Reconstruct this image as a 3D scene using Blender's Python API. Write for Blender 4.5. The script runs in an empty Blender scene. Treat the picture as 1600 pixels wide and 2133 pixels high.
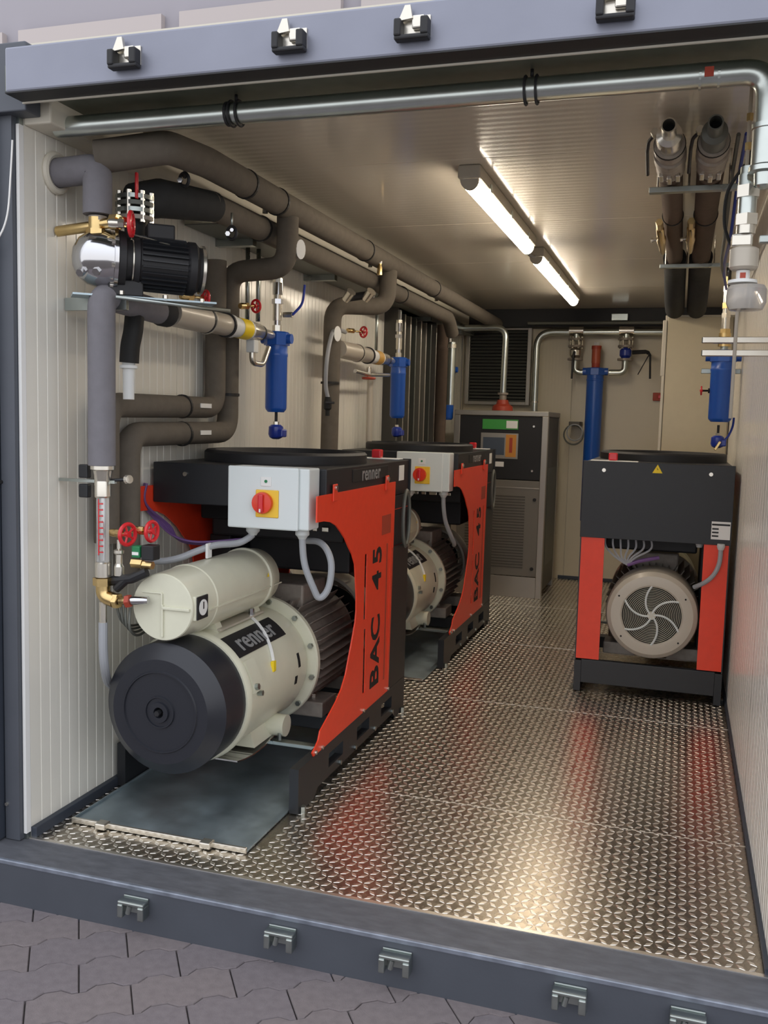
import bpy, bmesh, math, random
from mathutils import Vector, Matrix
from mathutils.geometry import tessellate_polygon
random.seed(7)
PI = math.pi
S = bpy.context.scene
COL = S.collection

# ---------------------------------------------------------------- camera
cam_d = bpy.data.cameras.new('camera')
cam = bpy.data.objects.new('camera', cam_d)
COL.objects.link(cam)
S.camera = cam
YAW, PITCH, ROLL, FPX = 0.30480932, 0.09867635, 0.02690344, 1949.957
c_, s_ = math.cos, math.sin
fwd = Vector((-s_(YAW)*c_(PITCH), c_(YAW)*c_(PITCH), -s_(PITCH)))
r0 = Vector((c_(YAW), s_(YAW), 0)); u0 = r0.cross(fwd)
rt = c_(ROLL)*r0 + s_(ROLL)*u0; up = -s_(ROLL)*r0 + c_(ROLL)*u0
cam.matrix_world = Matrix(((rt.x, up.x, -fwd.x, 1.96581), (rt.y, up.y, -fwd.y, -2.50319),
                           (rt.z, up.z, -fwd.z, 1.41029), (0, 0, 0, 1)))
cam_d.sensor_fit = 'VERTICAL'; cam_d.sensor_height = 36.0
cam_d.lens = 36.0*FPX/2133.0
cam_d.clip_start = 0.05; cam_d.clip_end = 200

# ---------------------------------------------------------------- world, exposure
W = bpy.data.worlds.new('overcast_sky'); S.world = W; W.use_nodes = True
wn, wl = W.node_tree.nodes, W.node_tree.links
bg = wn['Background']
tc = wn.new('ShaderNodeTexCoord'); sep = wn.new('ShaderNodeSeparateXYZ')
ramp = wn.new('ShaderNodeValToRGB')
wl.new(tc.outputs['Generated'], sep.inputs[0]); wl.new(sep.outputs['Z'], ramp.inputs[0])
ramp.color_ramp.elements[0].position = 0.0; ramp.color_ramp.elements[0].color = (0.72, 0.72, 0.74, 1)
ramp.color_ramp.elements[1].position = 0.7; ramp.color_ramp.elements[1].color = (0.88, 0.91, 0.98, 1)
wl.new(ramp.outputs[0], bg.inputs[0]); bg.inputs[1].default_value = 1.3
S.view_settings.view_transform = 'Standard'; S.view_settings.look = 'None'
S.view_settings.gamma = 1.0; S.view_settings.use_curve_mapping = False
S.view_settings.exposure = 0.55
TUBE_STRENGTH = 17.0
TUBE_COLOR = (1.0, 0.87, 0.70)

# ---------------------------------------------------------------- materials
def lin(h):
    o = []
    for i in (0, 2, 4):
        v = int(h[i:i+2], 16)/255
        o.append(v/12.92 if v <= 0.04045 else ((v+0.055)/1.055)**2.4)
    return (o[0], o[1], o[2], 1)
MATS = {}
def mat(name, hexcol, rough=0.5, metal=0.0, coat=0.0, noise=0.0, nscale=20.0, bump=0.0, bscale=120.0,
        ribs=None, trans=0.0, emit=0.0, spec=0.5, stretch=None, rnoise=0.0):
    m = bpy.data.materials.new(name); m.use_nodes = True
    n, l = m.node_tree.nodes, m.node_tree.links
    p = n['Principled BSDF']; col = lin(hexcol)
    p.inputs['Base Color'].default_value = col
    p.inputs['Roughness'].default_value = rough; p.inputs['Metallic'].default_value = metal
    p.inputs['Coat Weight'].default_value = coat; p.inputs['Coat Roughness'].default_value = 0.12
    p.inputs['Specular IOR Level'].default_value = spec
    if trans: p.inputs['Transmission Weight'].default_value = trans
    if emit:
        p.inputs['Emission Color'].default_value = col; p.inputs['Emission Strength'].default_value = emit
    tcn = None
    def coords(sc=None):
        t = n.new('ShaderNodeTexCoord')
        if sc is None: return t.outputs['Object']
        mp = n.new('ShaderNodeMapping'); mp.inputs['Scale'].default_value = sc
        l.new(t.outputs['Object'], mp.inputs[0]); return mp.outputs[0]
    nz = None
    if noise or rnoise:
        nz = n.new('ShaderNodeTexNoise'); nz.inputs['Scale'].default_value = nscale
        nz.inputs['Detail'].default_value = 5
        l.new(coords(stretch), nz.inputs['Vector'])
    if noise:
        mx = n.new('ShaderNodeMix'); mx.data_type = 'RGBA'
        mx.inputs[6].default_value = tuple(max(0, c*(1-noise)) for c in col[:3])+(1,)
        mx.inputs[7].default_value = tuple(min(1, c*(1+noise)) for c in col[:3])+(1,)
        rm = n.new('ShaderNodeMapRange'); rm.inputs[1].default_value = 0.3; rm.inputs[2].default_value = 0.7
        l.new(nz.outputs[0], rm.inputs[0]); l.new(rm.outputs[0], mx.inputs[0]); l.new(mx.outputs[2], p.inputs['Base Color'])
    if rnoise:
        rr = n.new('ShaderNodeMapRange'); rr.inputs[1].default_value = 0.3; rr.inputs[2].default_value = 0.7
        rr.inputs[3].default_value = max(0.05, rough-rnoise); rr.inputs[4].default_value = min(1, rough+rnoise)
        l.new(nz.outputs[0], rr.inputs[0]); l.new(rr.outputs[0], p.inputs['Roughness'])
    last = None
    if bump:
        b = n.new('ShaderNodeBump'); b.inputs['Strength'].default_value = bump; b.inputs['Distance'].default_value = 0.002
        t = n.new('ShaderNodeTexNoise'); t.inputs['Scale'].default_value = bscale; t.inputs['Detail'].default_value = 3
        l.new(coords(), t.inputs['Vector']); l.new(t.outputs[0], b.inputs['Height']); last = b
    if ribs:
        ax, period, st = ribs
        w = n.new('ShaderNodeTexWave'); w.bands_direction = ax
        w.inputs['Scale'].default_value = 1.0/period*0.314159; w.inputs['Distortion'].default_value = 0
        l.new(coords(), w.inputs['Vector'])
        b = n.new('ShaderNodeBump'); b.inputs['Strength'].default_value = st; b.inputs['Distance'].default_value = 0.002
        l.new(w.outputs[1], b.inputs['Height'])
        if last: l.new(last.outputs[0], b.inputs['Normal'])
        last = b
    if last: l.new(last.outputs[0], p.inputs['Normal'])
    MATS[name] = m
    return m
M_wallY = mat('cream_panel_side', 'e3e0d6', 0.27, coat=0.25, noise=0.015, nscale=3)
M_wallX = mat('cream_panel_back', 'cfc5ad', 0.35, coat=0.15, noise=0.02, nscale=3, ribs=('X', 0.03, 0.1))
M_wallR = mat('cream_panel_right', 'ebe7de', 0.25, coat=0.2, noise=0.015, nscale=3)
M_ceil = mat('cream_panel_ceiling', 'd9d0c0', 0.30, coat=0.6, noise=0.02, nscale=2, ribs=('Y', 0.05, 0.28))
M_cream_trim = mat('cream_trim', 'd0cabb', 0.4)
M_anth = mat('anthracite_paint', '4f535b', 0.45, metal=0.2, noise=0.06, nscale=6, bump=0.1)
M_header = mat('header_paint', '878a98', 0.42, metal=0.3, noise=0.05, nscale=5, bump=0.08)
M_anth_d = mat('anthracite_paint_dark', '3c424d', 0.5, metal=0.2, noise=0.06, nscale=6)
M_sill = mat('worn_sill_paint', '5f6167', 0.55, metal=0.3, noise=0.18, nscale=14, bump=0.25, stretch=(1, 3, 3))
M_edge = mat('worn_bare_edge', '8c93a0', 0.4, metal=0.6, noise=0.25, nscale=18)
M_steel = mat('zinc_steel', 'a9b0ad', 0.32, metal=1, noise=0.12, nscale=9, rnoise=0.08)
M_galv = mat('galvanised_sheet', 'a9b8bf', 0.42, metal=0.8, noise=0.25, nscale=6, rnoise=0.1, bump=0.08, bscale=18)
M_pipe = mat('zinc_plated_pipe', 'c6cdc9', 0.30, metal=1, noise=0.06, nscale=12)
M_chrome = mat('stainless_steel', 'c9c9cb', 0.13, metal=1)
M_bright = mat('bright_fitting', 'd8d3c8', 0.25, metal=0.9)
M_floor = mat('aluminium_plate', 'aca293', 0.27, metal=0.95, noise=0.08, nscale=30, rnoise=0.05)
M_tread = mat('aluminium_tread', 'f6f0e6', 0.34, metal=1)
M_foam = mat('grey_foam_insulation', '655e55', 0.85, noise=0.08, nscale=25, bump=0.3, bscale=300, spec=0.3)
M_foam2 = mat('pale_foam_insulation', '77757a', 0.85, noise=0.06, nscale=25, bump=0.3, bscale=300, spec=0.3)
M_foamb = mat('brown_foam_insulation', '5b4d43', 0.85, noise=0.08, nscale=25, spec=0.3)
M_foamd = mat('dark_foam_insulation', '2f3031', 0.8, noise=0.1, nscale=25, spec=0.3)
M_seam = mat('dark_band', '1d1c1b', 0.6)
M_black = mat('black_powder_coat', '1f2125', 0.42, noise=0.05, nscale=40, bump=0.1, bscale=500)
M_blackm = mat('black_matt_plastic', '1c1c1f', 0.55)
M_cap = mat('black_moulded_cap', '23252c', 0.36, bump=0.05, bscale=400)
M_rubber = mat('black_rubber', '141414', 0.7)
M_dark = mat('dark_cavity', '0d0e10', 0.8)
M_red = mat('red_powder_coat', 'ee4427', 0.40, noise=0.03, nscale=30, coat=0.1)
M_redd = mat('red_plastic', 'd2202a', 0.35, coat=0.3)
M_copper = mat('red_brown_casting', 'a8402c', 0.5)
M_creamp = mat('cream_machine_paint', 'd6d5c0', 0.36, coat=0.25, noise=0.03, nscale=12, bump=0.12, bscale=60)
M_creamd = mat('fan_cowl_paint', 'bdb5a7', 0.4, metal=0.1, coat=0.2)
M_grill = mat('fan_grille_grey', 'c4c1b4', 0.4, metal=0.3)
M_cast = mat('dark_cast_iron', '9a9187', 0.5, noise=0.15, nscale=25, bump=0.3, bscale=90, metal=0.2)
M_boxw = mat('light_grey_enclosure', 'd9e0e0', 0.4, coat=0.1)
M_yellow = mat('yellow_plate', 'f2c63a', 0.4)
M_knob = mat('red_switch_knob', 'e03a20', 0.35, coat=0.3)
M_greym = mat('grey_conduit', '9c9fa4', 0.5)
M_gland = mat('grey_gland', 'c5c9c9', 0.45)
M_purple = mat('purple_cable', '6f4f86', 0.5)
M_brass = mat('brass', 'd9bd85', 0.27, metal=1, noise=0.06, nscale=40)
M_blue = mat('blue_paint', '1d57b4', 0.35, coat=0.3)
M_blued = mat('dark_blue_plastic', '22399b', 0.3, coat=0.3)
M_white = mat('white_sticker', 'e8e8e6', 0.5)
M_wplast = mat('white_plastic', 'dfe1e0', 0.45)
M_yell2 = mat('yellow_label', 'f2d21f', 0.5)
M_green = mat('green_plastic', '1f7a4a', 0.5)
M_display = mat('dryer_green_label', '3f9a45', 0.5)
M_orange = mat('orange_picture_label', 'c98a3c', 0.5)
M_frame = mat('anodised_frame', 'a8a49c', 0.38, metal=0.7)
M_dryg = mat('dryer_grey_panel', '7b7770', 0.5, metal=0.3)
M_dryd = mat('dryer_dark_side', '55524c', 0.5, metal=0.2)
M_rad = mat('radiator_fins', '666862', 0.5, metal=0.3)
M_glass = mat('clear_tube', 'f4f4f2', 0.08, trans=0.75)
M_bowl = mat('clear_polycarbonate_bowl', 'dcd8d2', 0.1, trans=0.6)
M_stone = mat('concrete_paver', '6e676a', 0.85, noise=0.1, nscale=45, bump=0.5, bscale=250)
M_stone2 = mat('concrete_paver_warm', '726a6b', 0.85, noise=0.1, nscale=45, bump=0.5, bscale=250)
M_sand = mat('joint_sand', '57514f', 0.95, noise=0.1, nscale=60)
M_lampb = mat('lamp_housing_grey', 'a9a294', 0.5)
M_ink = mat('black_ink', '121212', 0.5)
M_grink = mat('grey_ink', '8f8f8f', 0.45)
M_facade = mat('hall_facade_grey', '928e95', 0.6)
M_facb = mat('hall_facade_pale', 'aea5a3', 0.6)
M_lit = bpy.data.materials.new('lit_tube_cover'); M_lit.use_nodes = True
_p = M_lit.node_tree.nodes['Principled BSDF']
_p.inputs['Base Color'].default_value = (0.9, 0.85, 0.75, 1)
_p.inputs['Emission Color'].default_value = TUBE_COLOR+(1,); _p.inputs['Emission Strength'].default_value = TUBE_STRENGTH

# ---------------------------------------------------------------- mesh builder
class MB:
    def __init__(s): s.v = []; s.f = []; s.sm = []
    def add(s, vs, fs, smooth=False):
        o = len(s.v); s.v += [tuple(v) for v in vs]
        s.f += [tuple(i+o for i in f) for f in fs]; s.sm += [smooth]*len(fs); return s
    def box(s, x0, x1, y0, y1, z0, z1, c=0.0):
        if c <= 0:
            vs = [(x, y, z) for z in (z0, z1) for y in (y0, y1) for x in (x0, x1)]
            return s.add(vs, [(0, 2, 3, 1), (4, 5, 7, 6), (0, 1, 5, 4), (2, 6, 7, 3), (0, 4, 6, 2), (1, 3, 7, 5)])
        b = bmesh.new(); bmesh.ops.create_cube(b, size=1)
        for v in b.verts: v.co = Vector((x0+(x1-x0)*(v.co.x+.5), y0+(y1-y0)*(v.co.y+.5), z0+(z1-z0)*(v.co.z+.5)))
        bmesh.ops.bevel(b, geom=b.edges[:], offset=c, segments=2, affect='EDGES', profile=0.5)
        b.verts.ensure_lookup_table(); b.verts.index_update()
        vs = [v.co[:] for v in b.verts]; fs = [tuple(v.index for v in f.verts) for f in b.faces]; b.free()
        return s.add(vs, fs)
    def rbox(s, cen, size, ang, c=0.0, axis='Z'):
        t = MB().box(-size[0]/2, size[0]/2, -size[1]/2, size[1]/2, -size[2]/2, size[2]/2, c)
        R = Matrix.Rotation(ang, 3, axis); cen = Vector(cen)
        return s.add([R @ Vector(v)+cen for v in t.v], t.f)
    @staticmethod
    def basis(d):
        d = Vector(d).normalized(); a = Vector((0, 0, 1)) if abs(d.z) < 0.9 else Vector((1, 0, 0))
        u = d.cross(a).normalized(); return d, u, d.cross(u).normalized()
    def lathe(s, org, d, prof, seg=28, smooth=True, ang0=0.0):
        """prof: list of (distance along d, radius); radius 0 closes."""
        org = Vector(org); d, u, w = MB.basis(d); vs = []; fs = []; rings = []
        for t, r in prof:
            if r <= 1e-6: rings.append([len(vs)]); vs.append(org+d*t)
            else:
                rings.append(list(range(len(vs), len(vs)+seg)))
                vs += [org+d*t+(u*math.cos(ang0+2*PI*k/seg)+w*math.sin(ang0+2*PI*k/seg))*r for k in range(seg)]
        for a, b in zip(rings, rings[1:]):
            if len(a) == 1 and len(b) == 1: continue
            for k in range(seg):
                k2 = (k+1) % seg
                if len(a) == 1: fs.append((a[0], b[k], b[k2]))
                elif len(b) == 1: fs.append((a[k], b[0], a[k2]))
                else: fs.append((a[k], b[k], b[k2], a[k2]))
        return s.add(vs, fs, smooth)
    def cyl(s, p0, p1, r, seg=20, r1=None, smooth=True):
        p0 = Vector(p0); p1 = Vector(p1); L = (p1-p0).length; r1 = r if r1 is None else r1
        s.lathe(p0, p1-p0, [(0, r), (L, r1)], seg, smooth)
        s.lathe(p0, p1-p0, [(0, 0), (0, r)], seg, False)
        return s.lathe(p0, p1-p0, [(L, r1), (L, 0)], seg, False)
    def hexn(s, p0, p1, r): return s.cyl(p0, p1, r, 6, smooth=False)
    def tube(s, pts, r, seg=12, fillet=0.0, fs_=6, caps=True):
        P = [Vector(p) for p in pts]
        if fillet > 0:
            Q = [P[0]]
            for i in range(1, len(P)-1):
                a, b, c = P[i-1], P[i], P[i+1]
                d1 = (a-b); d2 = (c-b); f = min(fillet, d1.length*0.48, d2.length*0.48)
                if f < 1e-4: Q.append(b); continue
                A = b+d1.normalized()*f; B = b+d2.normalized()*f
                for k in range(fs_+1):
                    t = k/fs_; Q.append(A*(1-t)**2+b*2*t*(1-t)+B*t*t)
            Q.append(P[-1]); P = Q
        n = len(P); T = []
        for i in range(n):
            a = P[max(0, i-1)]; b = P[min(n-1, i+1)]; T.append((b-a).normalized())
        d, u, w = MB.basis(T[0]); vs = []; fs = []
        for i in range(n):
            u = (u-T[i]*u.dot(T[i])).normalized(); w = T[i].cross(u)
            rr = r[min(len(r)-1, int(round(i*(len(r)-1)/(n-1))))] if isinstance(r, (list, tuple)) else r
            vs += [P[i]+(u*math.cos(2*PI*k/seg)+w*math.sin(2*PI*k/seg))*rr for k in range(seg)]
        for i in range(n-1):
            for k in range(seg):
                k2 = (k+1) % seg
                fs.append((i*seg+k, i*seg+k2, (i+1)*seg+k2, (i+1)*seg+k))
        s.add(vs, fs, True)
        if caps:
            s.add(vs[:seg], [tuple(reversed(range(seg)))]); s.add(vs[-seg:], [tuple(range(seg))])
        return s
    def spline(s, pts, r, seg=10, sub=6):
        P = [Vector(p) for p in pts]; Q = []
        for i in range(len(P)-1):
            p0 = P[max(0, i-1)]; p1 = P[i]; p2 = P[i+1]; p3 = P[min(len(P)-1, i+2)]
            for k in range(sub):
                t = k/sub
                Q.append(0.5*((2*p1)+(p2-p0)*t+(2*p0-5*p1+4*p2-p3)*t*t+(3*p1-p0-3*p2+p3)*t**3))
        Q.append(P[-1]); return s.tube(Q, r, seg)
    def ring(s, cen, d, R, r, seg=28, rs=8):
        cen = Vector(cen); d, u, w = MB.basis(d); vs = []; fs = []
        for i in range(seg):
            a = 2*PI*i/seg; e = u*math.cos(a)+w*math.sin(a)
            for k in range(rs):
                b = 2*PI*k/rs; vs.append(cen+e*(R+r*math.cos(b))+d*r*math.sin(b))
        for i in range(seg):
            for k in range(rs):
                i2 = (i+1) % seg; k2 = (k+1) % rs
                fs.append((i*rs+k, i2*rs+k, i2*rs+k2, i*rs+k2))
        return s.add(vs, fs, True)
    def band(s, cen, d, R, w, t=0.004, seg=24):
        cen = Vector(cen); d = Vector(d).normalized()
        return s.lathe(cen-d*w/2, d, [(0, R-0.002), (0, R+t), (w, R+t), (w, R-0.002)], seg, False)
    def prism(s, loops, fn, t0, t1):
        """loops: outer + holes as 2-D points; fn(a,b,t)->3-D"""
        tri = tessellate_polygon([[Vector((a, b, 0)) for a, b in L] for L in loops])
        flat = [p for L in loops for p in L]; n = len(flat)
        vs = [fn(a, b, t0) for a, b in flat]+[fn(a, b, t1) for a, b in flat]
        fs = [tuple(t) for t in tri]+[tuple(i+n for i in reversed(t)) for t in tri]; o = 0
        for L in loops:
            m = len(L)
            for i in range(m):
                j = (i+1) % m; fs.append((o+i, o+j, o+j+n, o+i+n))
            o += m
        return s.add(vs, fs)
    def mesh(s, name):
        me = bpy.data.meshes.new(name); me.from_pydata(s.v, [], s.f)
        me.polygons.foreach_set('use_smooth', s.sm); me.validate()
        b = bmesh.new(); b.from_mesh(me); bmesh.ops.remove_doubles(b, verts=b.verts, dist=1e-6)
        bmesh.ops.recalc_face_normals(b, faces=b.faces)
        for e in b.edges:
            if len(e.link_faces) == 2 and e.calc_face_angle(0) > 0.5: e.smooth = False
        b.to_mesh(me); b.free(); me.update(); return me
    def build(s, name, m, parent=None, loc=None, label=None):
        me = s.mesh(name); me.materials.append(m)
        o = bpy.data.objects.new(name, me); COL.objects.link(o)
        if loc: o.location = loc
        if parent: o.parent = parent
        if label: o['label'] = label
        return o
def tag(o, label=None, cat=None, group=None, kind=None):
    if label: o['label'] = label
    if cat: o['category'] = cat
    if group: o['group'] = group
    if kind: o['kind'] = kind
    return o
def thing(name, label, cat, loc=(0, 0, 0), group=None, rz=0.0):
    o = bpy.data.objects.new(name, None); COL.objects.link(o)
    o.empty_display_size = 0.05; o.location = loc; o.rotation_euler = (0, 0, rz)
    return tag(o, label, cat, group)
def struct(name, mb, m, label=None):
    o = mb.build(name, m); o['kind'] = 'structure'
    if label: o['label'] = label
    return o
def copy_tree(o, parent=None):
    c = o.copy(); COL.objects.link(c)
    if parent: c.parent = parent
    for ch in list(o.children): copy_tree(ch, c)
    return c
def share(name, mesh, parent, loc=(0, 0, 0), rot=None, label=None):
    o = bpy.data.objects.new(name, mesh); COL.objects.link(o); o.parent = parent; o.location = loc
    if rot: o.rotation_euler = rot
    if label: o['label'] = label
    return o
def lettering(text, size, m, parent, M4, name='lettering', depth=0.0008, space=1.0, bold=0.0):
    cu = bpy.data.curves.new('txt', 'FONT'); cu.body = text; cu.size = size; cu.extrude = depth
    cu.align_x = 'CENTER'; cu.align_y = 'CENTER'; cu.space_character = space; cu.offset = bold; cu.resolution_u = 3
    t = bpy.data.objects.new('txt', cu); COL.objects.link(t)
    dg = bpy.context.evaluated_depsgraph_get(); me = bpy.data.meshes.new_from_object(t.evaluated_get(dg))
    bpy.data.objects.remove(t); me.materials.clear(); me.materials.append(m)
    me.transform(M4); o = bpy.data.objects.new(name, me); COL.objects.link(o); o.parent = parent
    return o
def frame4(org, ex, ey):
    ex = Vector(ex).normalized(); ey = Vector(ey).normalized(); ez = ex.cross(ey)
    return Matrix(((ex.x, ey.x, ez.x, org[0]), (ex.y, ey.y, ez.y, org[1]), (ex.z, ey.z, ez.z, org[2]), (0, 0, 0, 1)))

# ================================================================ SETTING
ZG = -0.145; XL = -0.02; XR = 2.26; YB = 6.10; ZC = 2.42
# --- ground with interlocking pavers
g = struct('ground', MB().box(-6, 7, -9, 16, ZG-0.35, ZG-0.012), M_sand)
def paver_mesh(name, m):
    L, Wd, a = 0.27, 0.135, 0.022
    bot = [(L*q, a*h) for q, h in ((0, 0), (.07, 0), (.17, 1), (.33, 1), (.43, 0), (.57, 0), (.67, 1), (.83, 1), (.93, 0), (1, 0))]
    g_ = 0.0016
    lo = [(min(max(x, g_), L-g_), y+g_) for x, y in bot]; hi = [(min(max(x, g_), L-g_), y+Wd-g_) for x, y in bot]
    poly = lo+hi[::-1]
    mb = MB(); n = len(poly); cx, cy = L/2, Wd/2+a/2
    top = [(cx+(x-cx)*.985, cy+(y-cy)*.97, 0) for x, y in poly]; sid = [(x, y, -0.003) for x, y in poly]; bt = [(x, y, -0.02) for x, y in poly]
    mb.add(top+sid+bt, [tuple(range(n))]+[(i, (i+1) % n, (i+1) % n+n, i+n) for i in range(n)]+[(i+n, (i+1) % n+n, (i+1) % n+2*n, i+2*n) for i in range(n)])
    me = mb.mesh(name); me.materials.append(m); return me
pv = [paver_mesh('paving_stone', M_stone), paver_mesh('paving_stone', M_stone2)]
ca, sa = math.cos(0.62), math.sin(0.62); cnt = 0; cells = []
for j in range(-60, 60):
    for i in range(-40, 40):
        u = i*0.27+(j % 2)*0.135; v = j*0.135
        x = u*ca-v*sa; y = u*sa+v*ca
        if -1.0 < x < 2.5 and -1.9 < y < -0.09: cells.append((x-0.6)**2+(y+0.5)**2 and (abs(x-0.5)+abs(y+0.3), x, y, i, j))
cells.sort()
for d, x, y, i, j in cells[:290]:
    share('paving_stone', pv[random.random() < .4], g, (x, y, ZG+random.uniform(-.001, .001)), (random.uniform(-.004, .004), random.uniform(-.004, .004), 0.62))
rest = MB()
mv = [v.co[:] for v in pv[0].vertices]; mf = [tuple(p.vertices) for p in pv[0].polygons]
for d, x, y, i, j in cells[290:]:
    rest.add([(x+a*ca-b*sa, y+a*sa+b*ca, ZG+c) for a, b, c in mv], mf)
if rest.v: o = rest.build('paving_stones', M_stone, g); o['kind'] = 'stuff'
# --- hall behind the container
hf = thing('hall_building', 'pale grey hall wall with a lighter window band seen above the container header', 'building', (0, 9, ZG))
MB().box(-14, 9, 0.1, 0.4, 0, 12).build('wall', M_facade, hf)
for k in range(7):
    x0 = -9.9+k*2.55
    MB().box(x0+0.12, x0+2.4, 0.0, 0.12, 6.3, 6.85).build('band_panel', M_facb, hf)
# --- container floor: five checker plates and their raised treads
fl = struct('floor', MB().box(XL, XR, 0, YB, -0.10, -0.006), M_anth_d)
seams = [0.0, 0.787, 2.08, 3.37, 4.66, YB]
for a, b in zip(seams, seams[1:]):
    MB().box(XL+.01, XR-.012, a+0.0015, b-0.0015, -0.006, 0.0, 0.0008).build('floor_plate', M_floor, fl)
for b in seams[1:-1]:
    MB().box(XL+.01, XR-.012, b-0.0022, b+0.0022, -0.003, 0.0012).build('weld_seam', M_tread, fl)
tr = MB(); cell = 0.0295; ny = int(YB/cell); nx = int((XR-XL)/cell)
vs = []; fs = []
def tread(cx, cy, sgn):
    a, b, h = 0.0172, 0.0074, 0.0012; q = 0.70710678
    ux, uy = q, q*sgn; wx, wy = -uy, ux
    o = len(vs)
    for t, (A, B) in enumerate(((a, 0), (0, b), (-a, 0), (0, -b))): vs.append((cx+ux*A+wx*B, cy+uy*A+wy*B, 0.0))
    for t, (A, B) in enumerate(((a*.86, 0), (0, b*.78), (-a*.86, 0), (0, -b*.78))): vs.append((cx+ux*A+wx*B, cy+uy*A+wy*B, h))
    for k in range(4):
        k2 = (k+1) % 4; fs.append((o+k, o+k2, o+4+k2, o+4+k))
    fs.append((o+4, o+5, o+6, o+7))
for j in range(ny):
    y = 0.016+j*cell
    for i in range(nx):
        x = XL+0.028+i*cell
        if x > XR-.025: continue
        if 0.03 < x < 0.72 and (0.2 < y < 1.7 or 2.7 < y < 3.8): continue
        if 1.5 < x < 2.2 and 2.5 < y < 3.7: continue
        if 0.2 < x < 0.9 and 5.0 < y < 5.6: continue
        tread(x, y, 1 if (i+j) % 2 else -1)
tr.add(vs, fs); o = tr.build('raised_treads', M_tread, fl); o['kind'] = 'stuff'
# --- walls, ceiling: sandwich panels with recessed joints
def panel_run(name, host, ax, edges, lo, hi, thick, m, zr):
    for a, b in zip(edges, edges[1:]):
        g_ = 0.0018
        if ax == 'Y' and zr[1]-zr[0] > 1:      # lined steel skin: shallow pressed grooves every 50 mm
            d = 0.0016 if hi > lo else -0.0016; pts = [(a+g_, lo), (a+g_, hi)]; n_ = int((b-a)/0.05)
            for k in range(1, n_):
                y = a+(b-a)*k/n_; w = .007 if k % 2 else .004
                pts += [(y-w, hi), (y-w+.0015, hi-d), (y+w-.0015, hi-d), (y+w, hi)]
            pts += [(b-g_, hi), (b-g_, lo)]
            mb = MB().prism([pts], lambda p, q, r: (q, p, r), zr[0], zr[1])
        elif ax == 'Y': mb = MB().box(min(lo, hi), max(lo, hi), a+g_, b-g_, zr[0], zr[1], 0.002)
        else: mb = MB().box(a+g_, b-g_, min(lo, hi), max(lo, hi), zr[0], zr[1], 0.002)
        mb.build(name, m, host)
wl_ = struct('wall_left', MB().box(XL-.10, XL-.012, 0, YB+.1, -.1, ZC+.08), M_cream_trim)
panel_run('wall_panel', wl_, 'Y', [0.0, 0.93, 1.93, 2.93, 3.93, 4.93, YB], XL-.012, XL, 0, M_wallY, (-.004, ZC))
wr_ = struct('wall_right', MB().box(XR+.012, XR+.10, 0, YB+.1, -.1, ZC+.08), M_cream_trim)
panel_run('wall_panel', wr_, 'Y', [0.0, 1.1, 2.1, 3.1, 4.1, 5.1, YB], XR+.012, XR, 0, M_wallR, (-.004, ZC))
wb_ = struct('wall_back', MB().box(XL, XR, YB+.012, YB+.1, -.1, ZC+.08), M_cream_trim)
panel_run('wall_panel', wb_, 'X', [XL, 0.0, 1.0, 2.0, XR], YB+.012, YB, 0, M_wallX, (-.004, ZC))
ce = struct('ceiling', MB().box(XL-.1, XR+.1, 0.0, YB+.1, ZC+.012, ZC+.10), M_cream_trim)
panel_run('ceiling_panel', ce, 'Y', [0.2, 1.147, 2.318, 3.49, 4.66, YB], XL, XR, 0, M_ceil, (ZC, ZC+.012))
struct('baseboard_left', MB().box(XL, XL+.022, 0.0, YB, 0, .035, .002), M_anth_d)
struct('baseboard_right', MB().box(XR-.012, XR, 0.0, YB, 0, .02, .002), M_anth_d)
struct('baseboard_back', MB().box(0.95, XR-.012, YB-.012, YB, 0, .03, .002), M_anth_d)
# --- steel frame of the open side
hd = struct('trim_1', MB().box(0.045, 2.75, -.16, -.085, 2.322, 2.447, .006), M_header, 'grey painted steel header beam across the top of the opening')
MB().box(.045, 2.75, -.160, -.085, 2.3185, 2.3225).build('underside_shade', M_blackm, hd)  # black sheet paints the shade under the beam
MB().box(.045, 2.75, -.085, -.079, 2.314, 2.44).build('inner_lip', M_cream_trim, hd)
MB().box(-.13, .045, -.07, .0, 2.30, 2.50, .004).build('corner_block', M_anth, hd)
MB().box(XL, XR, -.079, .205, 2.356, 2.43).build('ceiling_channel', mat('olive_steel', '6f7468', .45, metal=.6, noise=.1), hd)
sl = struct('trim_2', MB().box(-.7, 2.9, -.16, -.0015, ZG-.02, -.008, .008), M_anth, 'anthracite steel sill beam with scuffed edges')
MB().box(-.7, 2.9, -.152, -.002, -.009, -.001, .003).build('tread_face', M_sill, sl)
MB().box(-.7, 2.9, -.1625, -.150, -.016, -.0005, .003).build('scuffed_edge', M_edge, sl)
MB().box(-.02, XR, -.010, .004, -.004, .0015).build('plate_edge', M_tread, sl)
pl = struct('trim_3', MB().box(-.088, -.032, -.04, .05, 0, 2.33, .003), M_anth, 'left door post in grey blue paint')
MB().box(-.040, -.0205, -.018, -.0, 0, 2.30).build('zinc_edge', M_steel, pl)
MB().box(-.03, -.019, -.022, .0, 0.02, 2.28).build('seal_strip', M_white, pl)
MB().cyl((-.08, -.045, .12), (-.08, -.038, .12), .006, 8).build('screw', M_bright, pl)
MB().cyl((-.085, -.045, 1.18), (-.085, -.038, 1.18), .006, 8).build('screw', M_dark, pl)
struct('trim_4', MB().box(2.262, 2.33, -.04, .05, 0, 2.36, .003), M_anth, 'right door post')
dr = struct('door_1', MB().box(-.75, -.092, -.075, -.01, 0.0, 2.50, .006), M_anth_d, 'dark anthracite door leaf left of the opening')
struct('trim_5', MB().box(XL, XR, YB-.16, YB, 2.262, ZC, .003), M_blackm, 'dark steel beam along the top of the back wall')
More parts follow.
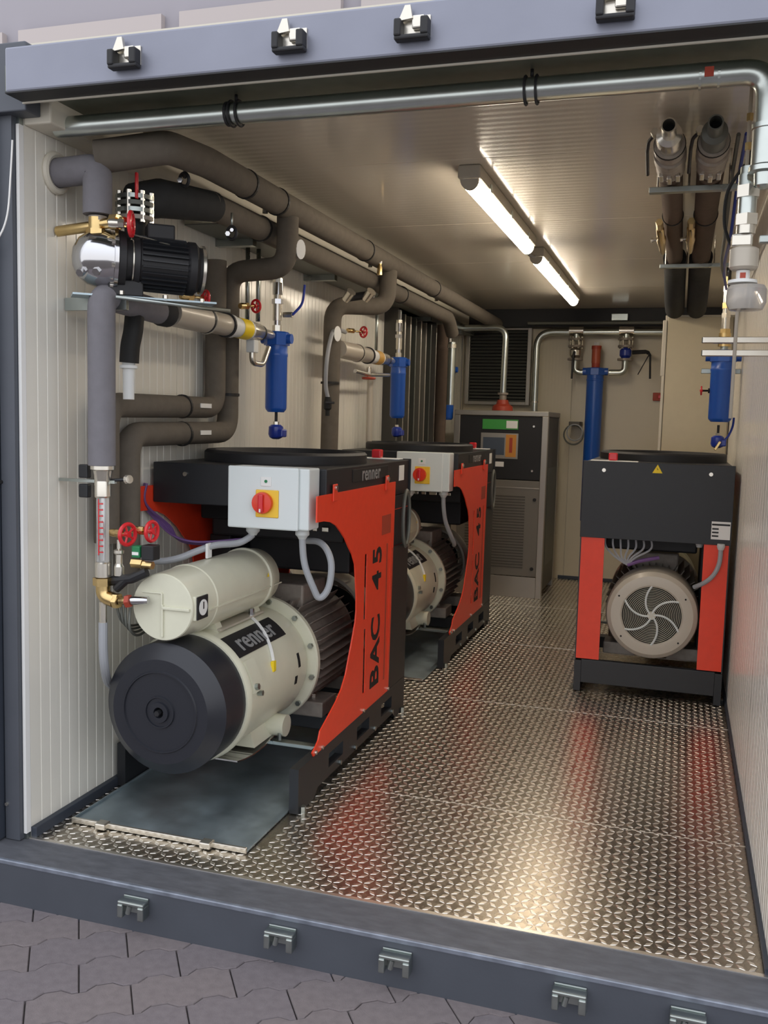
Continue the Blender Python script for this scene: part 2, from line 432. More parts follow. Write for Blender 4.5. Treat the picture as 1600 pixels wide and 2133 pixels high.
MB().box(1.33, 1.47, YB-.2, YB-.16, 2.31, 2.37, .004).build('junction_box', M_steel, bpy.data.objects['trim_5'])
struct('trim_6', MB().box(XL, XL+.10, .0, 5.9, 2.282, 2.405, .006), M_cream_trim, 'cream corner duct under the ceiling')
# --- cable tray along the left wall
ct = thing('cable_tray', 'dark perforated cable tray running back along the upper left wall under the pipes', 'cable tray', (0.0, 0.95, 2.17))
MB().box(0.0, 0.16, 0, 4.8, 0, .004).build('tray_floor', M_rad, ct)
for x in (0.0, .157): MB().box(x, x+.003, 0, 4.8, 0.004, .055).build('side_rail', M_steel, ct)
for k in range(5): MB().box(-.018, .16, .3+k, .34+k, -.03, -.0005).build('bracket', M_steel, ct)
for i_, y_ in enumerate((.35, 1.5, 2.6)): MB().cyl((.161, y_, .03), (.168, y_, .03), .008, 8).build('bolt', M_bright, ct)

# --- lock keepers screwed to the header and the sill
def keeper(z, up_, x, label, grp):
    t = thing('lock_keeper', label, 'bracket', (x, -.160, z), grp)
    m1, m2 = (M_blackm, M_bright)
    s = 1 if up_ else -1
    if not up_: m1, m2 = (M_steel, M_blackm)
    MB().box(-.042, .042, -.006, -.0005, -.022, .030, .002).build('base_plate', m2 if up_ else m1, t)
    MB().box(-.044, -.026, -.040, -.006, -.026, .016, .004).build('jaw', m1, t)
    MB().box(.024, .044, -.040, -.006, -.026, .016, .004).build('jaw', m1, t)
    if up_:
        MB().box(-.044, .044, -.036, -.006, -.034, -.022, .004).build('bridge', m1, t)
        MB().prism([[(-.036, .014), (-.02, .05), (-.006, .05), (0, .018)]], lambda a, b, q: (a, -.012-q, b), 0, .012).build('hook', M_bright, t)
        MB().box(-.002, .03, -.022, -.006, -.006, .026, .004).build('latch_block', M_bright, t)
    else:
        MB().box(-.044, .044, -.038, -.006, .014, .026, .004).build('bridge', m1, t)
        MB().cyl((-.012, -.03, -.012), (-.006, -.03, .014), .008, 10).build('pin', m1, t)
    return t
TOPX = [(0.455, 'black lock keeper with bright hook at the left end of the header'), (0.945, 'second lock keeper from the left on the header beam'),
        (1.275, 'third lock keeper from the left on the header beam'), (1.765, 'rightmost lock keeper on the header beam')]
for x, l in TOPX: keeper(2.38, True, x, l, 'lock keepers on the header')
BOTX = [(0.484, 'worn zinc lock keeper at the left of the sill beam'), (0.961, 'second zinc lock keeper from the left on the sill beam'),
        (1.302, 'middle zinc lock keeper on the sill beam'), (1.77, 'fourth zinc lock keeper from the left on the sill beam'),
        (2.06, 'zinc lock keeper at the lower right, cut by the picture edge')]
for x, l in BOTX: keeper(-.062, False, x, l, 'lock keepers on the sill')
# --- hanging wire at the left post
tag(MB().spline([(-.012, -.06, 2.22), (-.02, -.06, 2.12), (-.03, -.065, 2.0), (-.06, -.07, 1.93), (-.10, -.085, 1.89), (-.17, -.09, 1.86), (-.24, -.08, 1.84)], .0028, 6).build('hanging_wire', M_white), 'thin white wire hanging in a curve beside the left door post', 'wire')

# --- lamps
def lamp(y0, y1, label):
    t = thing('ceiling_lamp', label, 'lamp', (1.108, y0, ZC), 'tube lamps on the ceiling')
    L = y1-y0
    MB().box(-.046, .046, 0, L, -.052, -.001, .006).build('housing', M_lampb, t)
    prof = [(math.cos(a)*.036, -.053-math.sin(a)*.042) for a in [PI*k/10 for k in range(11)]]
    cv = MB().prism([prof], lambda a, b, q: (a, q, b), .03, L-.03).build('tube_cover', M_lit, t)
    for y in (0.008, L-.03):
        MB().prism([prof], lambda a, b, q: (a*1.02, q, b*1.0-.0005), y, y+.022).build('end_cap', M_lampb, t)
    for k in range(3): MB().box(.0465, .051, .2+k*.5, .23+k*.5, -.062, -.03, .002).build('side_clip', M_steel, t)
    return t
lamp(1.22, 2.72, 'long lit tube lamp at the front of the ceiling, nearer the opening')
lamp(3.0, 5.0, 'lit tube lamp further back on the ceiling behind the first one')
tag(MB().spline([(1.108, 2.71, 2.37), (1.103, 2.78, 2.345), (1.113, 2.90, 2.345), (1.108, 3.01, 2.37)], .006, 6).build('lamp_cable', M_greym), 'short cable linking the two ceiling tube lamps', 'cable')

# ================================================================ SCREW COMPRESSORS
# local frame: x across (0 = machine centre), y along the machine (0 = front end of base), z up
def arc_pts(cx, cy, r, a0, a1, n): return [(cx+r*math.cos(a0+(a1-a0)*k/n), cy+r*math.sin(a0+(a1-a0)*k/n)) for k in range(n+1)]
def compressor(label):
    t = thing('screw_compressor', label, 'compressor')
    AX, AZ = -.01, .42
    # base frame
    for s in (-1, 1):
        x0, x1 = (.335, .37) if s > 0 else (-.37, -.335)
        ol = [(0, .004), (0, .168), (1.325, .168), (1.325, .004), (1.18, .004), (1.14, .035), (.19, .035), (.15, .004)]
        ho = [[(.30+k*.33, .07), (.46+k*.33, .07), (.46+k*.33, .125), (.30+k*.33, .125)] for k in range(3)]
        MB().prism([ol]+ho, lambda a, b, q: (q, a, b), x0, x1).build('base_rail', M_black, t)
    MB().box(-.335, .335, 1.29, 1.327, .05, .175, .003).build('base_crossbar', M_black, t)
    MB().box(-.335, .335, .62, .70, .10, .166, .003).build('base_crossbar', M_black, t)
    MB().box(-.335, .335, .235, .27, .155, .170, .002).build('support_strip', M_steel, t)
    for s in (-1, 1):
        for y in (.03, 1.28):
            MB().hexn((s*.375, y, .0), (s*.375, y, .025), .013).build('levelling_bolt', M_steel, t)
    for y in (.42, .60, .86, 1.12): MB().hexn((.3705, y, .05), (.379, y, .05), .010).build('bolt', M_steel, t)
    # red side panels
    OUT = [(.13, 1.130), (1.09, 1.130), (1.065, .165), (.60, .165), (.27, .165), (.145, .165), (.13, .185), (.165, .20), (.19, .215),
           (.205, .244), (.28, .273), (.372, .311), (.43, .345), (.475, .39), (.548, .523), (.578, .583), (.588, .632), (.584, .69),
           (.556, .825), (.52, .87), (.475, .905), (.43, .945), (.389, .971), (.33, 1.005), (.272, 1.024), (.20, 1.034), (.13, 1.036)]
    SL1 = [(.680, .57), (.712, .57), (.712, .85), (.680, .85)]; SL2 = [(.690, .25), (.722, .25), (.722, .53), (.690, .53)]
    SL3 = [(1.005, .24), (1.022, .24), (1.022, .86), (1.005, .86)]
    for s in (-1, 1):
        a, b = (.364, .3695) if s > 0 else (-.3695, -.364)
        pn = MB().prism([OUT, SL1, SL2], lambda p, q, w: (w, p, q), a, b).build('side_panel', M_red, t)
        e0, e1 = (.245, .3635) if s > 0 else (-.3635, -.245)
        MB().box(e0, e1, 1.318, 1.326, .18, .86).build('end_flange', M_red, pn)
        MB().box(e0, e1, 1.06, 1.318, 1.0, 1.002).build('top_return', M_red, pn)
        MB().box((.3635 if s > 0 else -.3695), (.3695 if s > 0 else -.3635), 1.062, 1.326, .17, .83).build('rear_strip', M_black, pn)
        MB().box((.3695 if s > 0 else -.3715), (.3715 if s > 0 else -.3695), .975, .99, .24, .86).build('pressed_rib', M_copper, pn)  # shade in the pressed groove painted as a darker red-brown strip
        MB().box((.3695 if s > 0 else -.3715), (.3715 if s > 0 else -.3695), 1.03, 1.045, .24, .86).build('pressed_rib', M_red, pn)
        MB().box((.3695 if s > 0 else -.3705), (.3705 if s > 0 else -.3695), .90, 1.03, .905, .99).build('pressed_square', M_copper, pn)
        for y in (.30, .95):
            hp = MB().box((.3696 if s > 0 else -.376), (.376 if s > 0 else -.3696), y-.022, y+.022, 1.10, 1.165, .003).build('hook_tab', M_red, pn)
            MB().cyl((s*.376, y, 1.15), (s*.382, y, 1.15), .010, 10).build('tab_screw', M_bright, hp)
        if s > 0:
            for ch_, z_ in (('B', .285), ('A', .395), ('C', .505), ('4', .715), ('5', .825)):
                lettering(ch_, .165, M_dark, pn, frame4((.3702, .850, z_), (0, 0, 1), (0, -1, 0)), 'letter', .0006, 1.0, .004)
            for (y, z) in ((.155, .18), (.22, .178), (.70, .178), (1.045, .18)): MB().cyl((.3696, y, z), (.378, y, z), .008, 8).build('screw', M_bright, pn)
    # upper hood
    hd_ = MB().box(-.3625, .3625, .235, 1.325, 1.065, 1.222, .004).build('upper_hood', M_black, t)
    MB().box(-.3625, .3625, 1.085, 1.325, .830, 1.064, .004).build('rear_hood', M_black, t)
    MB().box(-.372, .372, 1.3255, 1.3312, .826, 1.226, .002).build('rear_cover', M_black, t)
    MB().lathe((-.01, .72, 1.2225), (0, 0, 1), [(0, 0), (0, .345), (.035, .345), (.045, .335), (.045, .30), (.02, .29), (.02, 0)], 48).build('fan_shroud', M_blackm, t)
    MB().box(.10, .34, 1.22, 1.30, 1.2225, 1.228, .002).build('white_plate', M_white, t)
    b = MB().box(.205, .25, 1.225, 1.27, 1.2282, 1.268, .006).build('alarm_button', M_redd, t)
    bd = MB().box(.3627, .3648, .52, .98, 1.158, 1.208, .001).build('name_badge', M_blackm, t)
    lettering('renner', .085, M_grink, bd, frame4((.3652, .75, 1.185), (0, 1, 0), (0, 0, 1)), 'name_lettering', .0006, 1.05, .001)
    MB().box(.3627, .364, 1.16, 1.24, 1.13, 1.20).build('side_sticker', M_white, t)
    for y in (.30, 1.25): MB().cyl((-.22, .2345, 1.18), (-.22, .228, 1.18), .009, 8).build('hood_screw', M_bright, t) if y < 1 else None
    for x in (.265, -.258):
        MB().cyl((x, 1.331, 1.18), (x, 1.339, 1.18), .010, 10).build('hood_screw', M_bright, t)
    # warning triangle and rating label on the rear
    wt = MB().prism([[(-.025, -.02), (.025, -.02), (0, .024)]], lambda a, b, q: (a, 1.3315+q, b+1.195), 0, .001).build('warning_triangle', M_yell2, t)
    MB().prism([[(-.003, -.014), (.004, -.002), (.0, -.001), (.004, .012), (-.004, .0), (.0, -.001)]], lambda a, b, q: (a, 1.3326+q, b+1.192), 0, .0005).build('flash_mark', M_ink, wt)
    rl = MB().box(-.365, -.275, 1.3315, 1.3325, .855, .945).build('rating_label', M_white, t)
    MB().box(-.363, -.277, 1.3326, 1.333, .925, .934).build('label_bar', M_ink, rl)
    for k in range(3): MB().box(-.31, -.279, 1.3326, 1.333, .868+k*.018, .876+k*.018).build('label_line', M_ink, rl)
    # inner cooler block, dark
    MB().box(-.30, .30, .60, 1.08, .90, 1.064, .01).build('cooler_block', M_blackm, t)
    MB().box(-.30, .20, .50, .58, .98, 1.05, .01).build('pipe_block', M_dark, t)
    cp = MB()
    for k, (x, w) in enumerate(((-.02, .05), (.05, .03), (.10, .05), (.17, .02), (.21, .03))): cp.box(x, x+w, .585, .605, .945, .965, .003)
    cp.build('coupling_row', M_bright, t)
    MB().box(-.34, -.24, .66, 1.06, .20, .895, .006).build('dark_filler', M_blackm, t)  # black box added to darken the bright gap behind the arch
    MB().box(-.22, .26, .80, 1.06, .74, .895, .01).build('upper_dark_filler', M_blackm, t)  # second black box, added above the motor to darken the same gap
    # drive: moulded cap, cream housing, flange, ribbed motor, cowl
    y0 = -.30
    cap = MB().lathe((AX, y0, AZ), (0, 1, 0), [(.022, 0), (.022, .014), (-.006, .018), (-.006, .034), (.002, .036), (.002, .048), (-.003, .050), (-.003, .054), (.003, .056), (.003, .132), (-.003, .134), (-.003, .138), (.002, .141), (.002, .178), (.034, .212), (.044, .2255), (.195, .2255), (.195, .20)], 64).build('intake_cap', M_cap, t)
    MB().hexn((AX, y0-.018, AZ), (AX, y0+.01, AZ), .010).build('centre_bolt', M_blackm, cap)
    hs = MB().lathe((AX, y0+.188, AZ), (0, 1, 0), [(0, .20), (0, .232), (.014, .238), (.03, .238), (.036, .228), (.10, .228), (.40, .228), (.52, .232), (.565, .222), (.59, .215)], 64).build('drive_housing', M_creamp, t)
    MB().lathe((AX, y0+.188+.575, AZ), (0, 1, 0), [(0, .20), (0, .258), (.006, .263), (.028, .263), (.034, .257), (.034, .2)], 64).build('flange', M_creamp, hs)
    for k in range(12):
        a = 2*PI*k/12+.2; p = Vector((AX+.246*math.sin(a), y0+.188+.573, AZ+.246*math.cos(a)))
        MB().hexn(p, p-Vector((0, .014, 0)), .011).build('flange_bolt', M_steel, hs)
    # raised pad with bolts and slots on the housing (towards the aisle)
    def on(th, y, r=.229): return Vector((AX+r*math.sin(math.radians(th)), y, AZ+r*math.cos(math.radians(th))))
    def patch(th0, th1, ya, yb, r, th, n=8):
        mb = MB(); vs = []; fs = []
        for rr in (r, r+th):
            for i in range(n+1):
                for y in (ya, yb): vs.append(on(th0+(th1-th0)*i/n, y, rr))
        m = 2*(n+1)
        for i in range(n):
            a = 2*i; fs += [(a, a+1, a+3, a+2), (m+a, m+a+2, m+a+3, m+a+1), (a, a+2, m+a+2, m+a), (a+1, m+a+1, m+a+3, a+3)]
        fs += [(0, m, m+1, 1), (2*n, 2*n+1, m+2*n+1, m+2*n)]
        return mb.add(vs, fs)
    patch(55, 84, -.065, .01, .2275, .008).build('cast_pad', M_creamp, hs)
    MB().hexn(on(79, -.045), on(79, -.045, .248), .012).build('pad_bolt', M_steel, hs)
    MB().hexn(on(86, -.02), on(86, -.02, .248), .010).build('pad_bolt', M_steel, hs)
    patch(72, 86, .345, .365, .228, .003).build('vent_slot', M_dark, hs)
    patch(93, 101, .315, .335, .228, .003).build('vent_slot', M_dark, hs)
    np_ = patch(26, 50.5, -.075, .335, .2285, .0025, 12).build('name_plate', M_blackm, hs)
    mid = on(38.5, .13, .2325); ey = (on(28, .13)-on(49, .13))
    lettering('renner', .105, M_grink, np_, frame4(mid, (0, 1, 0), ey), 'name_lettering', .0015, 1.05, .001)
    # strap across the plate
    sp = [on(a, .25-(a-15)*.0022, .2335) for a in range(14, 74, 5)]
    MB().tube(sp, .0065, 6).build('cable_tie', M_white, hs)
    MB().box(on(70, .13).x-.004, on(70, .13).x+.01, .118, .142, on(70, .13).z-.024, on(70, .13).z+.016, .003).build('yellow_tag', M_yell2, hs)
    # foot boss below
    MB().cyl((AX+.10, .27, .225), (AX+.215, .27, .225), .042, 20).build('drain_boss', M_creamp, hs)
    MB().prism([[(-.10, .22), (.14, .25), (.16, .185), (-.12, .185)]], lambda a, b, q: (AX+a, q, b), .10, .30).build('mounting_foot', M_creamp, hs)
    MB().prism([[(.06*k-.06, .168+.0022*(k-3)**2) for k in range(7)]+[(.06*k-.06, .173+.0022*(k-3)**2) for k in range(6, -1, -1)]], lambda a, b, q: (AX+q, a, b), -.04, .17).build('drip_plate', M_chrome, hs)
    MB().hexn((AX+.20, .24, .176), (AX+.20, .24, .205), .009).build('mount_bolt', M_steel, hs)
    mt = MB().lathe((AX, y0+.80, AZ+.005), (0, 1, 0), [(0, .20), (.02, .21), (.50, .21), (.56, .20)], 48).build('motor_body', M_cast, t)
    fn = MB(); N = 40
    for k in range(N):
        a = 2*PI*k/N; e = Vector((math.cos(a), 0, math.sin(a))); w = Vector((-math.sin(a), 0, math.cos(a)))*.003
        c0 = Vector((AX, y0+.84, AZ+.005)); A = c0+e*.208; B = c0+e*(.258 if abs(math.sin(a)) < .95 else .230); d = Vector((0, .44, 0))
        fn.add([A-w, A+w, B+w*.5, B-w*.5, A-w+d, A+w+d, B+w*.5+d, B-w*.5+d], [(0, 1, 2, 3), (4, 7, 6, 5), (1, 5, 6, 2), (2, 6, 7, 3), (3, 7, 4, 0)])
    o = fn.build('cooling_fins', M_cast, mt)
    MB().box(AX-.12, AX+.13, y0+.92, y0+1.18, AZ+.19, AZ+.29, .01).build('terminal_box', M_cast, mt)
    MB().box(AX+.08, AX+.25, y0+.86, y0+1.02, .17, .235, .006).build('motor_foot', M_cast, mt)
    MB().box(AX+.08, AX+.25, y0+1.28, y0+1.42, .17, .235, .006).build('motor_foot', M_cast, mt)
    MB().box(AX-.25, AX-.08, y0+1.28, y0+1.42, .17, .235, .006).build('motor_foot', M_cast, mt)
    MB().hexn((AX+.18, y0+.93, .235), (AX+.18, y0+.93, .25), .014).build('foot_bolt', M_bright, mt)
    cy = 1.325; cz = .440
    cw = MB().lathe((AX, cy+.012, cz), (0, -1, 0), [(.004, .150), (0, .157), (0, .17), (.004, .205), (.022, .226), (.05, .234), (.20, .234), (.20, .22), (.05, .21), (.02, .15)], 64).build('fan_cowl', M_creamd, t)
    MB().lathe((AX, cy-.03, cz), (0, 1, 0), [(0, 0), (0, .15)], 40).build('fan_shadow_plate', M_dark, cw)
    gr = MB()
    for r in [.022+.0085*k for k in range(16)]: gr.ring((AX, cy+.003, cz), (0, 1, 0), r, .0018, 40, 4)
    o = gr.build('wire_rings', M_grill, cw); o['kind'] = 'stuff'
    MB().lathe((AX, cy+.012, cz), (0, -1, 0), [(0, 0), (0, .020), (.01, .022)], 20).build('hub', M_grill, cw)
    for k in range(6):
        a0 = PI-(PI/2+.03+k*PI/3); pts = []
        for q in range(9):
            f = q/8; r = .012+.142*f; a = a0-.75*(1-f); pts.append((AX+r*math.cos(a), cy+.008, cz+r*math.sin(a)))
        MB().tube(pts, .0055, 6).build('curved_spoke', M_boxw, cw)
    for a in (.5, 2.6, 3.9, 5.6): MB().cyl((AX+.19*math.cos(a), cy+.011, cz+.19*math.sin(a)), (AX+.19*math.cos(a), cy+.004, cz+.19*math.sin(a)), .005, 8).build('cowl_screw', M_dark, cw)
    # separator tank on top of the housing
    sx, sz, R = -.015, .77, .118
    tk = MB().lathe((sx, -.275, sz), (0, 1, 0), [(0, 0), (0, .110), (.004, .113), (.022, .114), (.16, .118), (.165, .121), (.175, .121), (.18, R), (.60, R), (.605, .124), (.62, .124), (.625, R), (.70, .112), (.745, .085), (.75, 0)], 48).build('separator_tank', M_creamp, t)
    MB().box(sx-.001, sx+.006, -.283, -.2755, sz-.10, sz+.01, .002).build('end_rib', M_creamp, tk)
    MB().box(sx, sx+.104, -.283, -.2755, sz-.006, sz+.004, .002).build('end_rib', M_creamp, tk)
    MB().box(sx-.075, sx, -.281, -.2755, sz+.045, sz+.050, .002).build('end_rib', M_creamp, tk)
    MB().box(sx-.004, sx+.003, -.281, -.2755, sz+.00, sz+.047, .002).build('end_rib', M_creamp, tk)
    MB().cyl((sx-.12, -.2, sz), (sx-.145, -.2, sz-.002), .012, 10).build('side_plug', M_creamp, tk)
    MB().box(sx+.100, sx+.117, -.262, -.180, sz-.04, sz+.042, .004).build('gauge_boss', M_creamp, tk)
    ga = MB().box(sx+.1172, sx+.122, -.258, -.184, sz-.038, sz+.040, .003).build('pressure_gauge', M_blackm, tk)
    MB().cyl((sx+.122, -.221, sz+.001), (sx+.124, -.221, sz+.001), .027, 20).build('gauge_dial', M_white, ga)
    MB().box(sx+.124, sx+.125, -.224, -.218, sz-.004, sz+.020).build('gauge_needle', M_ink, ga)
    sm = MB().rbox((sx+.1170, .13, sz-.018), (.006, .60, .005), 0).build('tank_seam', M_creamp, tk)
    MB().prism([[(-.04, 0), (.04, 0), (.06, -.045), (-.06, -.045)]], lambda a, b, q: (sx+.02+a, q, sz-.10+b), -.02, .02).build('saddle', M_creamp, tk)
    MB().prism([[(-.04, 0), (.04, 0), (.06, -.045), (-.06, -.045)]], lambda a, b, q: (sx+.02+a, q, sz-.10+b), .30, .34).build('saddle', M_creamp, tk)
    MB().box(sx+.03, sx+.085, -.02, .34, sz-.128, sz-.120, .002).build('saddle_rail', M_creamd, tk)
    MB().hexn((sx+.074, .25, sz-.122), (sx+.074, .25, sz-.095), .011).build('saddle_bolt', M_chrome, tk)
    MB().prism([[(-.008, -.006), (.008, -.006), (0, .010)]], lambda a, b, q: (sx+R+.0015+q, .30+a, sz+.03+b), 0, .001).build('warning_mark', M_yell2, tk)
    # switch box with conduits
    bx = MB().box(.022, .337, .13, .233, 1.003, 1.226, .006).build('switch_box', M_boxw, t)
    MB().box(.020, .300, .118, .1302, 1.001, 1.228, .006).build('box_lid', M_boxw, bx)
    MB().box(.135, .225, .1135, .1182, 1.045, 1.145, .003).build('switch_plate', M_yellow, bx)
    kb = MB().lathe((.166, .1135, 1.098), (0, -1, 0), [(0, .038), (.006, .040), (.018, .038), (.020, 0)], 28).build('switch_knob', M_knob, bx)
    MB().box(.156, .176, .083, .0945, 1.066, 1.130, .005).build('knob_grip', M_redd, kb)
    MB().box(.163, .169, .082, .0835, 1.066, 1.078).build('grip_mark', M_white, kb)
    MB().box(.153, .195, .116, .1185, 1.158, 1.192, .002).build('icon_plate', M_white, bx)
    MB().cyl((.174, .1165, 1.176), (.174, .1145, 1.176), .006, 10).build('indicator', M_green, bx)
    for x, y in ((.09, .19), (.295, .175)):
        MB().lathe((x, y, 1.003), (0, 0, -1), [(0, .024), (.012, .026), (.020, .026), (.028, .018), (.036, .014), (.036, 0)], 14).build('cable_gland', M_gland, bx)
    MB().spline([(.295, .175, .97), (.300, .178, .90), (.312, .18, .85), (.335, .19, .79), (.352, .20, .752), (.372, .21, .76), (.388, .22, .80), (.390, .23, .87), (.365, .25, .92), (.32, .28, .945), (.25, .33, .94)], .0125, 12).build('conduit', M_greym, t)
    MB().spline([(.09, .19, .97), (.075, .18, .955), (.045, .15, .938), (-.01, .08, .935), (-.06, .03, .915), (-.10, -.01, .895), (-.16, -.02, .88), (-.24, .0, .872)], .0125, 12).build('conduit', M_greym, t)
    MB().box(-.028, -.018, .04, .075, .89, .945, .003).build('conduit_clip', M_white, t)
    # purple control cables from the left rear
    pc = MB()
    for k in range(5):
        d = .011*k
        pc.spline([(-.378+d*.4, .20-d*.3, 1.14), (-.378+d*.4, .19-d*.2, 1.06), (-.35+d*.6, .25+d, .985-d*.4), (-.28, .25+d, .935-d*.5), (-.18, .26+d, .915-d*.3), (-.02, .32+d, .93-d*.2)], .0048, 6)
    pc.build('control_cables', M_purple, t)
    # rear wiring: loom from the hood to the motor and two conduits
    lm = MB()
    for k in range(7):
        x = .245-.038*k
        lm.spline([(x, 1.27, .835), (x-.005, 1.285, .78), (x*.45+.08, 1.30, .73), (.125, 1.30, .69)], .0055, 6)
    lm.build('wire_loom', M_greym, t)
    MB().spline([(.125, 1.30, .69), (.06, 1.29, .715), (-.03, 1.27, .735)], .010, 8).build('purple_loom', M_purple, t)
    MB().lathe((-.325, 1.345, .835), (0, 0, -1), [(0, 0), (0, .018), (.012, .02), (.03, .014), (.03, 0)], 12).build('cable_gland', M_gland, t)
    MB().lathe((-.225, 1.25, .83), (0, 0, -1), [(0, .018), (.012, .02), (.03, .014), (.03, 0)], 12).build('cable_gland', M_gland, t)
    MB().spline([(-.325, 1.345, .81), (-.322, 1.348, .74), (-.30, 1.35, .68), (-.26, 1.34, .635), (-.21, 1.30, .60)], .0115, 10).build('conduit', M_greym, t)
    # cable coil hung on the rear hood side
    MB().ring((.384, 1.23, .95), (1, 0, 0), .085, .009, 28, 6).build('cable_coil', M_rad, t) 
    for o_ in t.children:
        if o_.name.startswith('cable_coil'):
            for v in o_.data.vertices: v.co.y = 1.23+(v.co.y-1.23)*.6; v.co.z = .95+(v.co.z-.95)*1.5
    return t
c1 = compressor('red and black screw compressor in the left foreground, whole cream motor visible')
c1.location = (.37, .47, 0.0)
c2 = copy_tree(c1); c2.location = (.37, 2.60, 0.0)
c2['label'] = 'red and black screw compressor behind the foreground one, in front of the tall grey dryer'
c3 = copy_tree(c1); c3.location = (1.858, 3.78, 0.0); c3.rotation_euler = (0, 0, PI)
c3['label'] = 'red and black screw compressor by the right wall showing its round fan grille'
_cd = [o for o in c2.children if o.name.startswith('conduit') and max(v.co.x for v in o.data.vertices) > .38]
for o in _cd: bpy.data.objects.remove(o)
MB().spline([(.295, .175, .97), (.298, .18, .90), (.305, .21, .82), (.325, .26, .74), (.33, .34, .68), (.31, .42, .66)], .0125, 12).build('conduit', M_greym, c2)
for c in (c1, c2, c3): c['group'] = 'screw compressors'
for ch in list(c3.children):
    if ch.name.startswith('cable_coil'): bpy.data.objects.remove(ch)
# zinc tray in front of the first machine
ty = thing('drip_tray', 'flat galvanised drip tray on the floor under the foreground compressor', 'tray', (.04, .14, .0035))
t2_ = thing('drip_tray', 'dark galvanised sheet on the floor under the second compressor', 'tray', (.04, 2.30, .0035))
MB().box(.0, .66, .0, 1.55, 0, .006, .001).build('sheet', M_galv, t2_)
MB().box(.0, .66, -.006, .004, 0, .012, .002).build('front_lip', M_bright, t2_)
MB().box(.0, .66, .0, 1.60, 0, .006, .001).build('sheet', M_galv, ty)
MB().box(.0, .66, -.006, .004, 0, .018, .002).build('front_lip', M_bright, ty)
MB().box(-.002, .004, .0, 1.0, .006, .014, .001).build('side_lip', M_galv, ty)
for x in (.105, .50): MB().box(x, x+.04, -.026, .012, .0, .022, .004).build('lip_clip', M_bright, ty)

# ================================================================ LEFT WALL PIPEWORK
def pipe(name, label, pts, r, m, fillet=0.0, clamps=(), cat='pipe', group=None, seg=20, base=None, cm=M_seam):
    P = [Vector(p) for p in pts]; base = base or P[0]
    t = thing(name, label, cat, base, group); B = Vector(base)
    MB().tube([p-B for p in P], r, seg, fillet, 8).build('pipe_run', m, t)
    for c, d in clamps: MB().band(Vector(c)-B, d, r+.001, .012, .003).build('clamp_ring', cm, t)
    return t
F = .11
t = pipe('insulated_pipe', 'topmost grey foam pipe running back under the left of the ceiling',
     [(.13, .165, 2.222), (.338, .245, 2.262), (.344, .5, 2.28), (.344, 5.85, 2.28)], .052, M_foam, .03,
     [((.344, .80, 2.28), (0, 1, 0)), ((.344, 1.09, 2.28), (0, 1, 0)), ((.344, 2.2, 2.28), (0, 1, 0)), ((.344, 3.6, 2.28), (0, 1, 0))])
for y in (1.09, 2.45, 3.9): MB().cyl((.344-.14-.045, y-.16, 2.215-2.20), (.344-.14-.045, y-.16, 2.245-2.20), .012, 8).build('clamp_nut', M_bright, t)
t = pipe('insulated_pipe', 'grey foam elbow pipe from the left wall hole down to the brass fitting',
     [(-.015, .15, 2.175), (.135, .16, 2.185), (.135, .16, 2.04)], .046, M_foam2, .03, base=(.135, .16, 2.185))
MB().ring((-.155+.008, -.01, -.01), (1, 0, 0), .056, .012, 28, 8).build('wall_sleeve', M_cream_trim, t)
MB().cyl((0, 0, -.150), (0, 0, -.165), .030, 16).build('end_nut', M_cast, t)
t = pipe('insulated_pipe', 'second foam pipe running back below the topmost one, pump bend coloured as shaded',
     [(.242, .70, 2.188), (.242, 4.45, 2.188), (.242, 4.60, 2.08)], .050, M_foam, .09, base=(.15, .34, 2.155), clamps=
     [((.242, 1.15, 2.188), (0, 1, 0)), ((.242, 3.2, 2.188), (0, 1, 0))])
MB().tube([(.0, .0, -.035), (.045, .09, -.005), (.092, .40, .032)], [.060, .066, .055], 20).build('shaded_elbow', M_foamd, t)  # dark foam colour stands for the shade on this bend
MB().tube([(.09, 4.28, -.14), (.09, 4.28, -.62)], .03, 14).build('lower_run', M_pipe, t)
MB().band((.09, 4.28, -.17), (0, 0, 1), .031, .03, .006).build('coupling', M_bright, t)
pipe('insulated_pipe', 'dark foam branch dropping from the topmost pipe beside the first blue filter',
     [(.344, 1.2, 2.24), (.344, 1.2, 2.035), (.045, 1.26, 2.03), (.045, 1.26, 1.335), (.045, .47, 1.33), (.045, .47, .80)], .046, M_foam, .085,
     [((.045, .86, 1.33), (0, 1, 0)), ((.045, 1.26, 1.50), (0, 0, 1))])
pipe('insulated_pipe', 'upper of the two low foam pipe runs, rising at the left wall',
     [(.045, 1.14, 2.06), (.045, 1.14, 1.44), (.045, .34, 1.435), (.045, .34, .95)], .044, M_foam, .08,
     [((.045, .86, 1.44), (0, 1, 0))])
for z, l in ((1.445, 'upper'), (1.335, 'lower')):
    tag(MB().box(.0885, .0925, .93, 1.02, z-.008, z+.010).build('pipe_label', M_white), 'small pale label on the %s of the two low foam pipes' % l, 'label')
pipe('insulated_pipe', 'foam branch turning down the wall behind the foreground machine, before the second filter',
     [(.344, 2.62, 2.24), (.344, 2.60, 2.04), (.12, 2.34, 2.02), (.12, 2.32, .9)], .048, M_foam, .09,
     [((.12, 2.32, 1.6), (0, 0, 1))])
pipe('insulated_pipe', 'brown foam pipe standing at the left wall in front of the grey dryer',
     [(.13, 4.75, 2.16), (.13, 4.75, .9)], .046, M_foamb)
# white oval tags hung on the branches
for i, (p, l) in enumerate((((.398, 1.215, 2.11), 'white oval tag hanging on the first foam branch under the ceiling'), ((.175, 2.27, 1.86), 'white oval tag hanging on the foam pipe before the second filter'))):
    t = tag(MB().lathe(p, (1, -.6, 0), [(0, 0), (0, .024), (.003, .024), (.003, 0)], 16).build('valve_tag', M_white), l, 'tag')
    for v in t.data.vertices: v.co.z = p[2]+(v.co.z-p[2])*1.7
